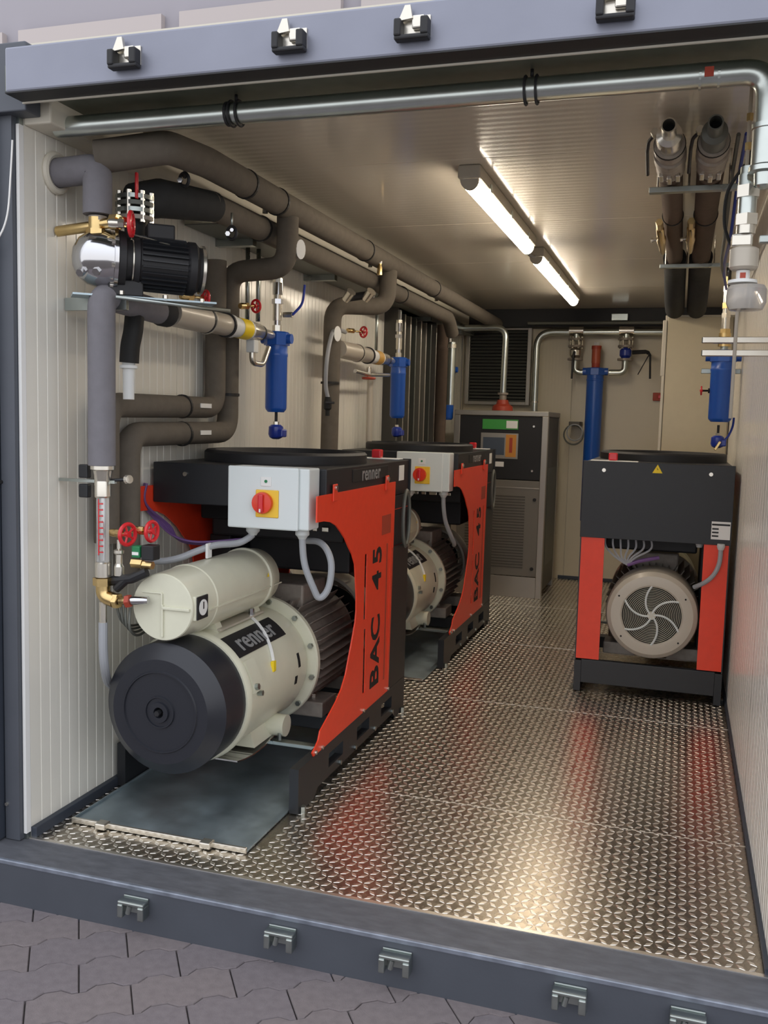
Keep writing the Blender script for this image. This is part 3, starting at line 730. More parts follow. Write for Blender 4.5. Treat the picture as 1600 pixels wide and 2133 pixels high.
# pale vertical pipe with flow tube
t = pipe('insulated_pipe', 'pale grey vertical foam pipe at the front left above the flow tube',
     [(.155, .15, 1.235), (.155, .15, 1.785), (.155, .50, 1.772)], .044, M_foam2, .05)
MB().lathe((0, .345, .537), (0, 1, 0), [(0, .044), (.02, .0495), (.06, .0495), (.06, 0)], 20).build('dark_sleeve', M_foamd, t)
# sight glass flow meter
t = thing('flow_tube', 'clear vertical flow meter tube with red scale under the pale foam pipe', 'flow meter', (.158, .15, .80))
MB().lathe((0, 0, .434), (0, 0, -1), [(0, .0), (0, .040), (.012, .040), (.016, .032), (.05, .026), (.052, .027), (.10, .027), (.105, .024)], 24).build('upper_union', M_bright, t)
MB().cyl((0, 0, .115), (0, 0, .335), .0205, 24).build('glass_tube', M_glass, t)
MB().cyl((0, 0, .12), (0, 0, .33), .006, 10).build('float_rod', M_chrome, t)
for k in range(9): MB().rbox((.006, -.0205, .15+.02*k), (.018, .002, .004), 0).build('scale_mark', M_redd, t)
MB().box(-.003, .0, -.0225, -.0205, .14, .325).build('scale_line', M_redd, t)
MB().lathe((0, 0, .115), (0, 0, -1), [(0, .022), (.004, .026), (.05, .026), (.055, .02), (.06, .0)], 24).build('lower_union', M_bright, t)
el = MB().tube([(0, 0, .062), (0, 0, .0), (.045, 0, -.012)], .024, 16, .03, 6).build('brass_elbow', M_brass, t)
MB().hexn((0, 0, .062), (0, 0, .036), .033).build('brass_nut', M_brass, t)
MB().hexn((.045, 0, -.012), (.062, 0, -.012), .026).build('brass_nut', M_brass, t)
MB().tube([(.062, 0, -.012), (.16, .02, -.005)], .014, 12).build('nipple', M_chrome, t)
MB().hexn((.085, .005, -.012), (.10, .007, -.01), .022).build('nipple_nut', M_copper, t)
MB().tube([(.0, .0, -.02), (.0, .0, -.05), (.0, .0, -.09)], .013, 10).build('hose_tail', M_bright, t)
cl = thing('pipe_clamp', 'black rail clamp with screw holding the flow tube to the wall', 'clamp', (.10, .16, 1.18))
MB().box(-.115, .10, -.006, .006, -.004, .006).build('rod', M_steel, cl)
MB().box(-.035, .0, -.012, .012, .010, .055, .004).build('upper_jaw', M_black, cl)
MB().box(-.035, .0, -.012, .012, -.055, -.010, .004).build('lower_jaw', M_black, cl)
MB().lathe((.145, 0, .012), (.9, -.4, .1), [(0, .0), (0, .016), (.012, .014), (.014, 0)], 14).build('clamp_screw', M_bright, cl)
MB().tube([(.06, 0, .004), (.145, 0, .012)], .006, 6).build('clamp_arm', M_black, cl)
tag(MB().spline([(.158, .15, .71), (.158, .15, .62), (.150, .17, .55), (.115, .24, .48), (.085, .34, .42), (.07, .45, .34)], .015, 12).build('grey_hose', M_greym), 'pale grey hose curving down from the flow tube behind the black cap', 'hose')
wr = MB()
for k in range(4): wr.spline([(.20+.012*k, .16+.01*k, .79-.01*k), (.205+.012*k, .18, .72-.01*k), (.19+.012*k, .26, .68-.01*k), (.17+.01*k, .40, .66)], .0045, 6)
tag(wr.build('thin_hoses', M_rad), 'thin grey hoses looping below the flow tube behind the tank', 'hose')
def handwheel(name, label, p, ax, r=.032, stem=.05, body=M_brass, group=None, spokes=5, wm=M_redd):
    t = thing(name, label, 'valve', p, group); d, u, w = MB.basis(ax)
    MB().ring((0, 0, 0), d, r, r*.20, 24, 8).build('wheel_rim', wm, t)
    sp = MB()
    for k in range(spokes):
        a = 2*PI*k/spokes; sp.cyl((0, 0, 0), (u*math.cos(a)+w*math.sin(a))*r, r*.12, 6)
    sp.lathe(d*(-.008), d, [(0, 0), (0, r*.32), (.016, r*.28), (.016, 0)], 12)
    sp.build('wheel_hub', wm, t)
    MB().tube([d*0, -d*stem], .0055, 8).build('stem', body, t)
    MB().hexn(-d*stem, -d*(stem+.018), .015).build('bonnet_nut', body, t)
    MB().lathe(-d*(stem+.018), -d, [(0, .010), (.0, .013), (.02, .014), (.03, .012), (.03, 0)], 14).build('valve_body', body, t)
    return t
handwheel('handwheel_valve', 'red handwheel valve at the end of the flow tube, the left one of the pair', (.252, .15, 1.012), (1, -.25, 0), .034, .03)
handwheel('handwheel_valve', 'red handwheel valve beside it, the right one of the pair above the cream tank', (.318, .19, 1.022), (1, -.1, 0), .032, .03)
# little block of black and brass fittings by the tank
t = thing('control_valve', 'small solenoid valve group with green coil between flow tube and cream tank', 'valve', (.262, .17, .90))
MB().box(.04, .085, -.02, .025, .03, .08, .004).build('black_coil', M_blackm, t)
MB().box(.0, .032, -.015, .015, .035, .075, .005).build('green_coil', M_green, t)
MB().box(.004, .028, -.017, -.0152, .045, .055).build('coil_label', M_white, t)
MB().hexn((-.005, 0, .015), (.035, 0, .015), .016).build('brass_body', M_brass, t)
MB().hexn((.036, 0, .012), (.072, 0, .012), .014).build('brass_nut', M_brass, t)
MB().lathe((-.055, 0, -.03), (0, 0, 1), [(0, 0), (0, .018), (.03, .018), (.04, .012), (.07, .012), (.075, .018), (.085, .018), (.09, .008), (.12, .008), (.12, 0)], 16).build('chrome_stack', M_bright, t)
MB().tube([(-.08, 0, -.05), (.0, -.01, -.035), (.05, .0, -.01)], .017, 10).build('black_tee', M_blackm, t)
MB().cyl((-.06, -.01, -.075), (-.02, -.01, -.04), .014, 10).build('lower_joint', M_blackm, t)

# ---- pump
pd = Vector((.27, .22, -.01)).normalized()
t = thing('circulation_pump', 'pump with polished steel head and black ribbed motor at the upper left', 'pump', (.112, .165, 1.905))
MB().lathe((0, 0, 0), pd, [(-.065, 0), (-.062, .030), (-.045, .062), (-.015, .084), (.030, .094), (.060, .094), (.062, .104), (.074, .104), (.076, .08)], 44).build('steel_head', M_chrome, t)
for k in range(8):
    d_, u_, w_ = MB.basis(pd); a = 2*PI*k/8+.3; p = pd*.062+(u_*math.cos(a)+w_*math.sin(a))*.098
    MB().hexn(p, p-pd*.010, .007).build('head_bolt', M_bright, t)
for a in (-.9, .35):
    d_, u_, w_ = MB.basis(pd); p = -pd*.022+Vector((.02, -.045, -.05)) if a < 0 else pd*.012+Vector((.045, -.055, -.045))
    MB().hexn(p, p+Vector((.002, -.018, -.010)), .013).build('drain_plug', M_chrome, t)
mo = MB().lathe(pd*.076, pd, [(0, .0), (0, .098), (.022, .096), (.026, .075), (.045, .072), (.050, .082), (.066, .086), (.070, .078), (.22, .078), (.228, .088), (.250, .088), (.262, .075), (.285, .068), (.295, 0)], 40).build('motor', M_blackm, t)
MB().lathe(pd*.120, pd, [(0, .07), (0, .078), (.008, .078), (.008, .07)], 36).build('bright_ring', M_bright, mo)
MB().lathe(pd*.345, pd, [(0, .07), (.002, .080), (.012, .080), (.014, .07)], 36).build('end_ring', M_bright, mo)
fm = MB(); d_, u_, w_ = MB.basis(pd)
for k in range(28):
    a = 2*PI*k/28; e = u_*math.cos(a)+w_*math.sin(a); n_ = d_.cross(e)*.0018; A = pd*.150+e*.074; B = pd*.150+e*.090; q = pd*.145
    fm.add([A-n_, A+n_, B+n_, B-n_, A-n_+q, A+n_+q, B+n_+q, B-n_+q], [(0, 1, 2, 3), (4, 7, 6, 5), (1, 5, 6, 2), (2, 6, 7, 3), (3, 7, 4, 0)])
fm.build('cooling_fins', M_black, mo)
MB().rbox(pd*.215+Vector((0, 0, .105)), (.09, .07, .05), math.atan2(pd.y, pd.x), .006).build('terminal_box', M_blackm, mo)
MB().spline([pd*.15+Vector((.0, -.04, .085)), pd*.20+Vector((.01, -.055, .075)), pd*.26+Vector((.01, -.06, .065)), pd*.29+Vector((.0, -.05, .070))], .003, 6).build('wire', M_bright, mo)
MB().rbox(pd*.10+Vector((0, 0, -.090)), (.11, .10, .05), math.atan2(pd.y, pd.x), .004).build('foot', M_blackm, t)
t = thing('pump_bracket', 'zinc bracket rail carrying the pump, reaching to the wheel valve', 'bracket', (.118, .165, 1.788))
MB().rbox(pd*.16+Vector((0, 0, .0)), (.46, .10, .006), math.atan2(pd.y, pd.x)).build('shelf', M_galv, t)
MB().tube([pd*.05+Vector((.06, -.06, -.01)), pd*.42+Vector((.06, -.06, -.02))], .007, 8).build('threaded_rod', M_steel, t)
for s in (.08, .22, .34): MB().hexn(pd*s+Vector((.03, -.035, .004)), pd*s+Vector((.03, -.035, .016)), .009).build('nut', M_bright, t)
MB().box(-.135, .10, .03, .045, -.045, -.004).build('wall_arm', M_steel, t)
# brass tee and red wheel over the pump head
t = thing('brass_fitting', 'brass tee fitting joining the grey elbow pipe to the polished pump head', 'fitting', (.135, .155, 2.01))
MB().tube([(0, 0, .020), (0, 0, -.035)], .026, 18).build('tee_run', M_brass, t)
MB().hexn((0, 0, -.035), (0, 0, -.018), .034).build('tee_nut', M_brass, t)
MB().tube([(0, 0, -.002), (.075, 0, .004)], .017, 16).build('branch', M_brass, t)
MB().hexn((.055, 0, .003), (.082, 0, .003), .026).build('branch_nut', M_brass, t)
MB().hexn((.090, 0, .003), (.104, 0, .003), .018).build('branch_nut', M_brass, t)
MB().tube([(0, .0, -.005), (-.148, -.0, -.018)], .017, 14).build('wall_stub', M_brass, t)
handwheel('handwheel_valve', 'red handwheel in front of the flanges above the pump', (.262, .155, 2.006), (.92, .38, 0), .036, .022, M_bright)
# flanged butterfly valve
t = thing('flanged_valve', 'flanged steel valve with red lever hidden between the foam pipes above the pump', 'valve', (.165, .33, 2.105))
for z, m in ((.022, M_steel), (0.0, M_rad), (-.022, M_steel), (-.046, M_cast)): MB().cyl((0, 0, z-.007), (0, 0, z+.007), .064, 32).build('flange_ring', m, t)
for k in range(8):
    a = 2*PI*k/8+.2; MB().hexn((.056*math.cos(a), .056*math.sin(a), -.062), (.056*math.cos(a), .056*math.sin(a), .040), .009).build('flange_bolt', M_bright, t)
MB().tube([(.0, .0, -.05), (.0, .0, -.12)], .035, 18).build('neck', M_foamd, t)
MB().rbox((.038, -.05, .052), (.008, .014, .085), .0, .003).build('red_lever', M_redd, t)
# glossy small fittings in the dark gap between the foam pipes
for p, l in (((.30, .42, 2.205), 'bright pipe clamp screws in the dark gap under the topmost foam pipe'), ((.40, .58, 2.055), 'round clamp knob hanging under the second foam pipe')):
    t = thing('pipe_hanger', l, 'clamp', p)
    MB().ring((0, 0, 0), (.3, 1, .1), .022, .006, 20, 6).build('ring', M_blackm, t)
    MB().hexn((-.008, -.012, -.005), (-.004, -.024, -.006), .009).build('bolt_head', M_chrome, t)
    MB().hexn((.010, -.012, .006), (.012, -.024, .006), .007).build('bolt_head', M_chrome, t)
    MB().tube([(0, 0, .02), (0, .0, .07)], .004, 6).build('rod', M_steel, t)
# horizontal metering lines to the filters
def meter_line(x, z, y0, y1, label, body2=M_yell2, dz=0.0, wheel=True):
    t = thing('metering_pipe', label, 'pipe', (x, y0, z)); L = y1-y0
    MB().lathe((0, 0, 0), (0, 1, 0), [(0, 0), (0, .048), (L*.30, .050), (L*.30, .053), (L*.31, .053), (L*.33, .044), (L*.50, .044)], 26).build('pale_shell', M_creamd, t)
    MB().lathe((0, L*.50, 0), (0, 1, 0), [(0, .044), (.0, .048), (L*.04, .048), (L*.05, .042), (L*.72-L*.50, .042)], 24).build('middle_shell', M_wplast, t)
    MB().lathe((0, L*.60, 0), (0, 1, 0), [(0, .0435), (L*.10, .0435), (L*.10, .0)], 24).build('yellow_wrap', body2, t)
    MB().lathe((0, L*.71, 0), (0, 1, 0), [(0, .042), (L*.13, .037), (L*.16, .024), (L*.24, .022), (L*.29, .018), (L*.29, 0)], 20).build('reducer', M_bright, t)
    for f in (.29, .49, .86): MB().band((0, L*f, 0), (0, 1, 0), .045 if f < .8 else .028, .012, .006).build('clamp_ring', M_blackm, t)
    return t
meter_line(.155, 1.778, .58, 1.47, 'silver wrapped metering pipe with yellow label leading to the first blue filter')
meter_line(.135, 1.790, 2.40, 3.42, 'silver wrapped metering pipe with tan end leading to the second blue filter', mat('tan_wrap', 'c79a4a', .5))
handwheel('handwheel_valve', 'dark red handwheel above the silver wrapped pipe, near the first blue filter', (.170, 1.27, 1.885), (.3, .9, .1), .026, .05)
handwheel('handwheel_valve', 'red handwheel hanging in the gap just right of the ribbed pump motor', (.33, .52, 1.82), (.5, .8, 0), .026, .05)
handwheel('handwheel_valve', 'small red handwheel above the second metering pipe, against the cream wall', (.12, 2.86, 1.925), (.5, .9, 0), .030, .08)
t = handwheel('handwheel_valve', 'red brown handwheel under the second metering pipe, against the cream wall', (.14, 2.92, 1.655), (0, 0, -1), .036, .02, M_bright, wm=M_copper)
MB().tube([(0, -.25, .03), (0, .0, .022), (0, .40, .04)], .012, 10, .05).build('cross_pipe', M_bright, t)
# small bypass pipes beneath the first line
t = pipe('bypass_pipe', 'bright bent bypass pipe under the first metering pipe', [(.155, 1.27, 1.74), (.155, 1.27, 1.64), (.155, 1.38, 1.64), (.155, 1.44, 1.72)], .013, M_bright, .03)
MB().box(-.02, .02, -.022, .022, -.055, .0, .004).build('white_block', M_wplast, t)
t = thing('drain_hose', 'black rubber drain hose with white plastic tail hanging at the front left', 'hose', (.15, .33, 1.735))
MB().spline([(0, 0.02, 0), (.004, .005, -.05), (-.004, 0, -.10), (-.008, 0, -.155)], .033, 18).build('rubber_sleeve', M_rubber, t)
MB().lathe((-.010, 0, -.150), (0, 0, -1), [(0, .022), (.012, .022), (.014, .030), (.024, .030), (.026, .020), (.13, .019), (.13, 0)], 20).build('white_tail', M_wplast, t)
# braided hose loop near the second pipe
tag(MB().spline([(.10, 2.60, 1.90), (.13, 2.35, 1.89), (.17, 2.18, 1.82), (.175, 2.12, 1.70), (.165, 2.14, 1.58), (.17, 2.16, 1.52)], .011, 10).build('braided_hose', M_greym), 'grey braided hose arching around the foam pipe before the second filter', 'hose')
t = thing('hose_valve', 'dark small valve at the lower end of the braided hose', 'valve', (.17, 2.16, 1.49))
MB().lathe((0, 0, .03), (0, 0, -1), [(0, .0), (0, .016), (.03, .022), (.06, .022), (.07, .012), (.10, .012), (.10, 0)], 12).build('valve_body', M_rubber, t)
MB().rbox((.02, -.02, -.0), (.05, .01, .012), .5, .003).build('lever', M_blackm, t)

# ---- blue filters
def fitting_stack(mb_list, parent, x, y, z): 
    for nm, z0, z1, r, m, hexy in mb_list:
        b = MB(); (b.hexn if hexy else b.cyl)((x, y, z0-z), (x, y, z1-z), r); b.build(nm, m, parent)
def blue_filter(label, x, y, z0, z1, r, stack_top, stack=None, head=True, group='blue line filters'):
    t = thing('line_filter', label, 'filter', (x, y, z1), group); H = z1-z0
    MB().lathe((0, 0, -H), (0, 0, 1), [(0, 0), (0, r*.75), (.012, r*.95), (.02, r), (H-.115, r), (H-.110, r*1.04), (H-.10, r*1.04), (H-.095, r), (H-.06, r)], 32).build('bowl', M_blue, t)
    MB().lathe((0, 0, -.062), (0, 0, 1), [(0, 0), (0, r*1.20), (.055, r*1.20), (.062, r*1.05), (.062, 0)], 8, False, ang0=.39).build('head', M_blue, t)
    MB().cyl((-r*1.5, 0, -.032), (r*1.5, 0, -.032), r*.45, 16).build('port', M_blue, t)
    z = .0; cur = 0.0
    segs = stack or [('hex_nut', .030, .022, M_bright, True), ('nipple', .022, .015, M_chrome, False), ('sleeve', .075, .021, M_bright, False), ('hex_nut', .022, .027, M_chrome, True), ('nipple', .02, .018, M_bright, False), ('valve_body', .055, .024, M_chrome, False), ('hex_nut', .02, .022, M_bright, True)]
    for nm, h, rr, m, hx in segs:
        b = MB(); (b.hexn if hx else b.cyl)((0, 0, cur), (0, 0, cur+h), rr); b.build(nm, m, t); cur += h
    if cur < stack_top-z1: MB().cyl((0, 0, cur), (0, 0, stack_top-z1), .012, 12).build('riser', M_chrome, t)
    return t
def drain(label, x, y, z, group='condensate drains'):
    t = thing('condensate_drain', label, 'drain valve', (x, y, z), group)
    MB().lathe((0, 0, 0), (0, 0, -1), [(0, 0), (0, .022), (.01, .034), (.045, .036), (.06, .030), (.068, .015), (.068, 0)], 20).build('float_body', M_blued, t)
    MB().box(-.02, .045, -.028, .028, -.058, -.020, .006).build('side_housing', M_blued, t)
    MB().cyl((0, 0, 0), (0, 0, .058), .007, 10).build('stem', M_blackm, t)
    MB().hexn((0, 0, .0), (0, 0, .014), .014).build('stem_nut', M_bright, t)
    return t
blue_filter('bright blue line filter on the left wall directly above the foreground machine', .15, 1.54, 1.43, 1.80, .050, 2.10)
drain('blue float drain hanging under the first blue filter above the foreground machine', .15, 1.545, 1.372)
blue_filter('blue line filter on the left wall above the second machine', .15, 3.50, 1.42, 1.82, .050, 2.13)
drain('blue float drain under the second blue filter', .15, 3.505, 1.362)
blue_filter('dark blue line filter partly hidden at the left wall beside the dryer', .12, 5.02, 1.42, 1.86, .050, 2.1)
t = thing('ball_valve', 'small ball valve with blue grey lever right of the first filter riser', 'valve', (.20, 1.56, 1.88))
MB().hexn((-.028, -.0, 0), (.018, 0, 0), .014).build('valve_body', M_bright, t)
MB().tube([(.018, 0, 0), (.055, .03, .05), (.062, .035, .14)], .006, 8, .03).build('lever', M_blued, t)
for i, (x, y, l) in enumerate(((.055, 1.42, 'thin steel riser tube beside the first blue filter, nearer the wall joint'), (.085, 1.47, 'thin steel riser tube just left of the first blue filter'), (.05, 3.32, 'thin steel riser tube left of the second blue filter'))):
    tag(MB().tube([(x, y, 1.84), (x, y, 2.165)], .010, 10).build('riser_tube', M_steel), l, 'pipe')
pipe('waste_pipe', 'cream plastic waste pipe running down the wall left of the second blue filter', [(.05, 3.22, 1.70), (.05, 3.22, 1.0)], .020, M_creamd, cm=M_steel)
t = thing('air_vent_valve', 'brass and white automatic vent standing on the second foam pipe', 'valve', (.375, 2.36, 2.178))
MB().lathe((0, 0, 0), (0, 0, 1), [(0, 0), (0, .014), (.04, .014), (.05, .010), (.06, .010)], 14).build('brass_body', M_brass, t)
MB().lathe((0, 0, .06), (0, 0, 1), [(0, 0), (0, .012), (.03, .012), (.035, .006), (.035, 0)], 14).build('cap', M_white, t)
t = thing('pipe_union', 'pair of bright unions hanging under the second foam pipe behind the first filter', 'fitting', (.30, 2.2, 2.05))
for dx in (-.04, .07): MB().lathe((dx, 0, 0), (.5, -.3, .5), [(-.03, 0), (-.03, .022), (.03, .026), (.03, 0)], 16).build('union', M_bright, t)
MB().cyl((-.06, .02, -.01), (.09, .02, .01), .020, 14).build('black_body', M_blackm, t)
# louvred outlet in the left wall with vertical blades
t = thing('wall_louvre', 'tall grey louvre with vertical blades on the left wall before the dryer', 'vent', (XL, 3.72, 1.05))
MB().box(.0, .02, .0, 1.0, 0, 1.12).build('back_plate', M_rad, t)
for k in range(7): MB().rbox((.055, .07+k*.143, .56), (.075, .010, 1.08), -.5, .001).build('blade', M_frame if k % 3 else M_rad, t)
MB().box(.0, .10, -.02, .0, 0, 1.12, .002).build('frame_side', M_dryd, t); MB().box(.0, .10, 1.0, 1.02, 0, 1.12, .002).build('frame_side', M_dryd, t)
MB().box(.0, .10, -.02, 1.02, 1.12, 1.14, .002).build('frame_top', M_dryd, t)

# ================================================================ BACK OF THE CONTAINER
t = thing('air_dryer', 'tall grey framed air dryer with black upper panel standing at the back left', 'dryer', (.19, 4.98, 0))
Wd, D, H = .765, .74, 1.505
for x in (0, Wd-.05):
    for y in (0, D-.05): MB().box(x, x+.05, y, y+.05, .0, H-.04, .004).build('frame_post', M_frame, t)
MB().box(0, Wd, 0, D, H-.042, H, .006).build('top_frame', M_frame, t)
MB().box(.05, Wd-.05, .004, .03, .0, .17, .002).build('plinth', M_frame, t)
MB().box(.05, Wd-.05, .010, .03, .955, H-.043, .003).build('upper_panel', M_blackm, t)
up_ = t.children[-1]
lp = MB().box(.05, Wd-.05, .006, .03, .175, .950, .003).build('lower_panel', M_dryg, t)
MB().box(.05, Wd-.05, .002, .006, .885, .895, .001).build('edge_strip', M_frame, lp)
sl_ = MB()
for k in range(26): sl_.box(.12, Wd-.16, .003, .0065, .24+k*.023, .250+k*.023)
sl_.build('louvre_slots', M_dryd, lp)
for z in (.80, .24): MB().lathe((Wd-.085, .006, z), (0, -1, 0), [(0, .014), (.008, .014), (.008, 0)], 14).build('quarter_lock', M_blackm, lp)
MB().box(.235, .525, .004, .010, 1.355, 1.435, .001).build('green_label', M_display, up_)
MB().box(.43, .52, .002, .004, 1.365, 1.425, .001).build('white_label', M_white, up_)
MB().box(.225, .53, .004, .010, 1.12, 1.325, .002).build('operator_panel', M_frame, up_)
MB().box(.245, .42, .002, .004, 1.15, 1.29, .001).build('screen', mat('dim_screen', '4b5563', .3), up_)
MB().box(.43, .515, .002, .004, 1.135, 1.315, .001).build('picture_label', M_orange, up_)
MB().box(.46, .485, .0005, .002, 1.17, 1.29).build('picture_mark', M_copper, up_)
MB().box(.28, .33, .004, .0095, 1.06, 1.10, .001).build('small_label', M_white, up_); MB().box(.345, .42, .004, .0095, 1.055, 1.095, .001).build('small_label', M_white, up_)
for z in (1.385, 1.03): MB().lathe((Wd-.115, .010, z), (0, -1, 0), [(0, .009), (.006, .009), (.006, 0)], 10).build('panel_screw', M_bright, up_)
MB().box(Wd-.03, Wd-.004, .052, D-.052, .06, H-.045).build('side_panel', M_dryd, t)
MB().box(Wd-.003, Wd-.001, .12, D-.12, .25, 1.05).build('side_grille', M_rad, t)
MB().box(.004, .02, .052, D-.052, .06, H-.045).build('side_panel', M_dryd, t)
MB().box(.05, Wd-.05, D-.03, D-.01, .06, H-.045).build('back_panel', M_dryd, t)
# intake grille behind the dryer
t = thing('air_intake_grille', 'large dark louvred grille in a pale frame high on the back wall over the dryer', 'vent', (.03, YB-.005, 1.57))
MB().box(.0, .60, -.02, .0, .0, .70).build('back_plate', M_dark, t)
for k in range(22): MB().rbox((.30, -.045, .04+k*.0295), (.56, .034, .003), .6, 0, 'X').build('blade', M_rad, t)
for x in (0.0, .565): MB().box(x, x+.035, -.07, -.02, .0, .70, .003).build('frame_side', M_frame, t)
for z in (0.0, .675): MB().box(.035, .565, -.07, -.02, z, z+.03, .003).build('frame_bar', M_frame, t)
t = pipe('zinc_pipe', 'bright zinc pipe dropping onto the top of the dryer from the left', [(.16, 5.38, 2.20), (.515, 5.38, 2.20), (.510, 5.38, 1.64)], .026, M_pipe, .09)
MB().lathe((.35, 0, -.54), (0, 0, -1), [(0, .026), (0, .045), (.015, .045), (.02, .03), (.06, .03), (.06, 0)], 20).build('union', M_cast, t)
MB().lathe((.35, 0, -.60), (0, 0, -1), [(0, .03), (.0, .045), (.035, .055), (.055, .085), (.09, .088), (.09, 0)], 20).build('red_casting', M_copper, t)
t = pipe('zinc_pipe', 'bright zinc pipe rising from behind the dryer and bending along the back wall', [(.700, 5.92, .9), (.695, 5.92, 2.215), (1.80, 5.92, 2.215)], .030, M_pipe, .14,
     [((.697, 5.92, 1.60), (0, 0, 1))], cm=M_bright)
t = thing('valve_manifold', 'flanged valve manifold on the back wall around the large blue filter', 'valve', (1.24, 5.89, 2.04)); t.scale = (1.12, 1.12, 1.12)
for x, m in ((-.18, M_bright), (.20, M_blued)):
    MB().cyl((x, .02, .165), (x, .02, .09), .026, 14).build('drop_pipe', M_pipe, t)
    MB().cyl((x-.055, .02, .165), (x+.055, .02, .165), .036, 16).build('tee', M_bright, t)
    for z in (.10, .045, -.055): MB().cyl((x, .02, z-.008), (x, .02, z+.008), .060, 20).build('flange_ring', M_cast, t)
    MB().lathe((x, .02, .035), (0, 0, -1), [(0, .03), (.02, .045), (.06, .045), (.08, .03)], 18).build('valve_body', m, t)
    MB().tube([(x, .02, -.06), (x, .02, -.155), (x*.36+(.01 if x > 0 else 0), .02, -.155)], .024, 14, .05).build('bent_pipe', M_pipe, t)
    for k in range(6):
        a = 2*PI*k/6; MB().hexn((x+.046*math.cos(a), .02+.046*math.sin(a), .028), (x+.046*math.cos(a), .02+.046*math.sin(a), .118), .007).build('flange_bolt', M_bright, t)
MB().tube([(-.18, -.06, .0), (-.185, -.075, -.03), (-.19, -.08, -.21)], [.010, .010, .008], 8).build('lever', M_blackm, t)
MB().tube([(.25, .02, .0), (.36, .01, .005), (.385, .0, -.02), (.392, .0, -.20)], [.016, .014, .010, .008], 8, .02).build('lever', M_blackm, t)
MB().tube([(.375, .0, -.02), (.30, .0, -.17)], .004, 6).build('stay_wire', M_blackm, t)
t = blue_filter('tall dark blue filter column in front of the back wall', 1.218, 5.90, .55, 1.905, .072, 1.95,
    [('gauge_base', .04, .035, M_copper, False), ('indicator_tube', .12, .038, mat('orange_indicator', 'b4573c', .35), False), ('indicator_cap', .03, .042, M_copper, False), ('white_cap', .03, .024, M_white, True)])
MB().box(-.03, .03, -.03, .03, -1.42, -1.355, .004).build('drain_block', M_blackm, t)
for z in (-.25, -1.1): MB().box(-.05, .05, .06, .198, z-.02, z+.02, .003).build('wall_bracket', M_steel, t)
t = thing('cable_coil', 'small coil of dark cable hanging between dryer and back wall', 'cable', (1.06, 5.85, 1.32))
MB().ring((0, 0, 0), (.1, 1, 0), .085, .007, 28, 6).build('loop', M_rad, t)
MB().ring((.01, -.012, .02), (.2, 1, 0), .07, .006, 28, 6).build('loop', M_greym, t)
MB().box(-.045, .05, .0, .24, .075, .115, .004).build('hook_bracket', M_dryd, t)
t = thing('wall_switch', 'small red brown switch on the back wall beside the cream cabinet', 'switch', (1.75, YB-.001, 1.67))
MB().box(-.045, .035, -.03, 0, -.035, .035, .005).build('switch_body', M_copper, t)
MB().box(.0, .03, -.045, -.03, -.015, .015, .003).build('toggle', M_redd, t)
pipe('cable_conduit', 'thin dark pipe running across under the back beam', [(.62, 5.84, 2.285), (2.1, 5.84, 2.285)], .014, M_rad, cat='pipe')
# cabinet at the right
t = thing('tall_cabinet', 'tall cream steel cabinet at the right wall behind the right machine', 'cabinet', (1.82, 4.12, 0))
MB().box(0, XR-1.82-.004, .02, .55, 0, 2.155, .004).build('body', M_cream_trim, t)
MB().box(.016, XR-1.82-.012, .0, .0195, .04, 2.14, .004).build('door', mat('cabinet_cream', 'c6bb9f', .4, coat=.1, noise=.02), t)
MB().box(-.015, .012, -.004, .03, 1.75, 2.12, .004).build('upper_hinge_cover', M_cream_trim, t)
MB().box(-.006, .012, -.004, .03, .05, 1.75, .003).build('edge_profile', M_cream_trim, t)

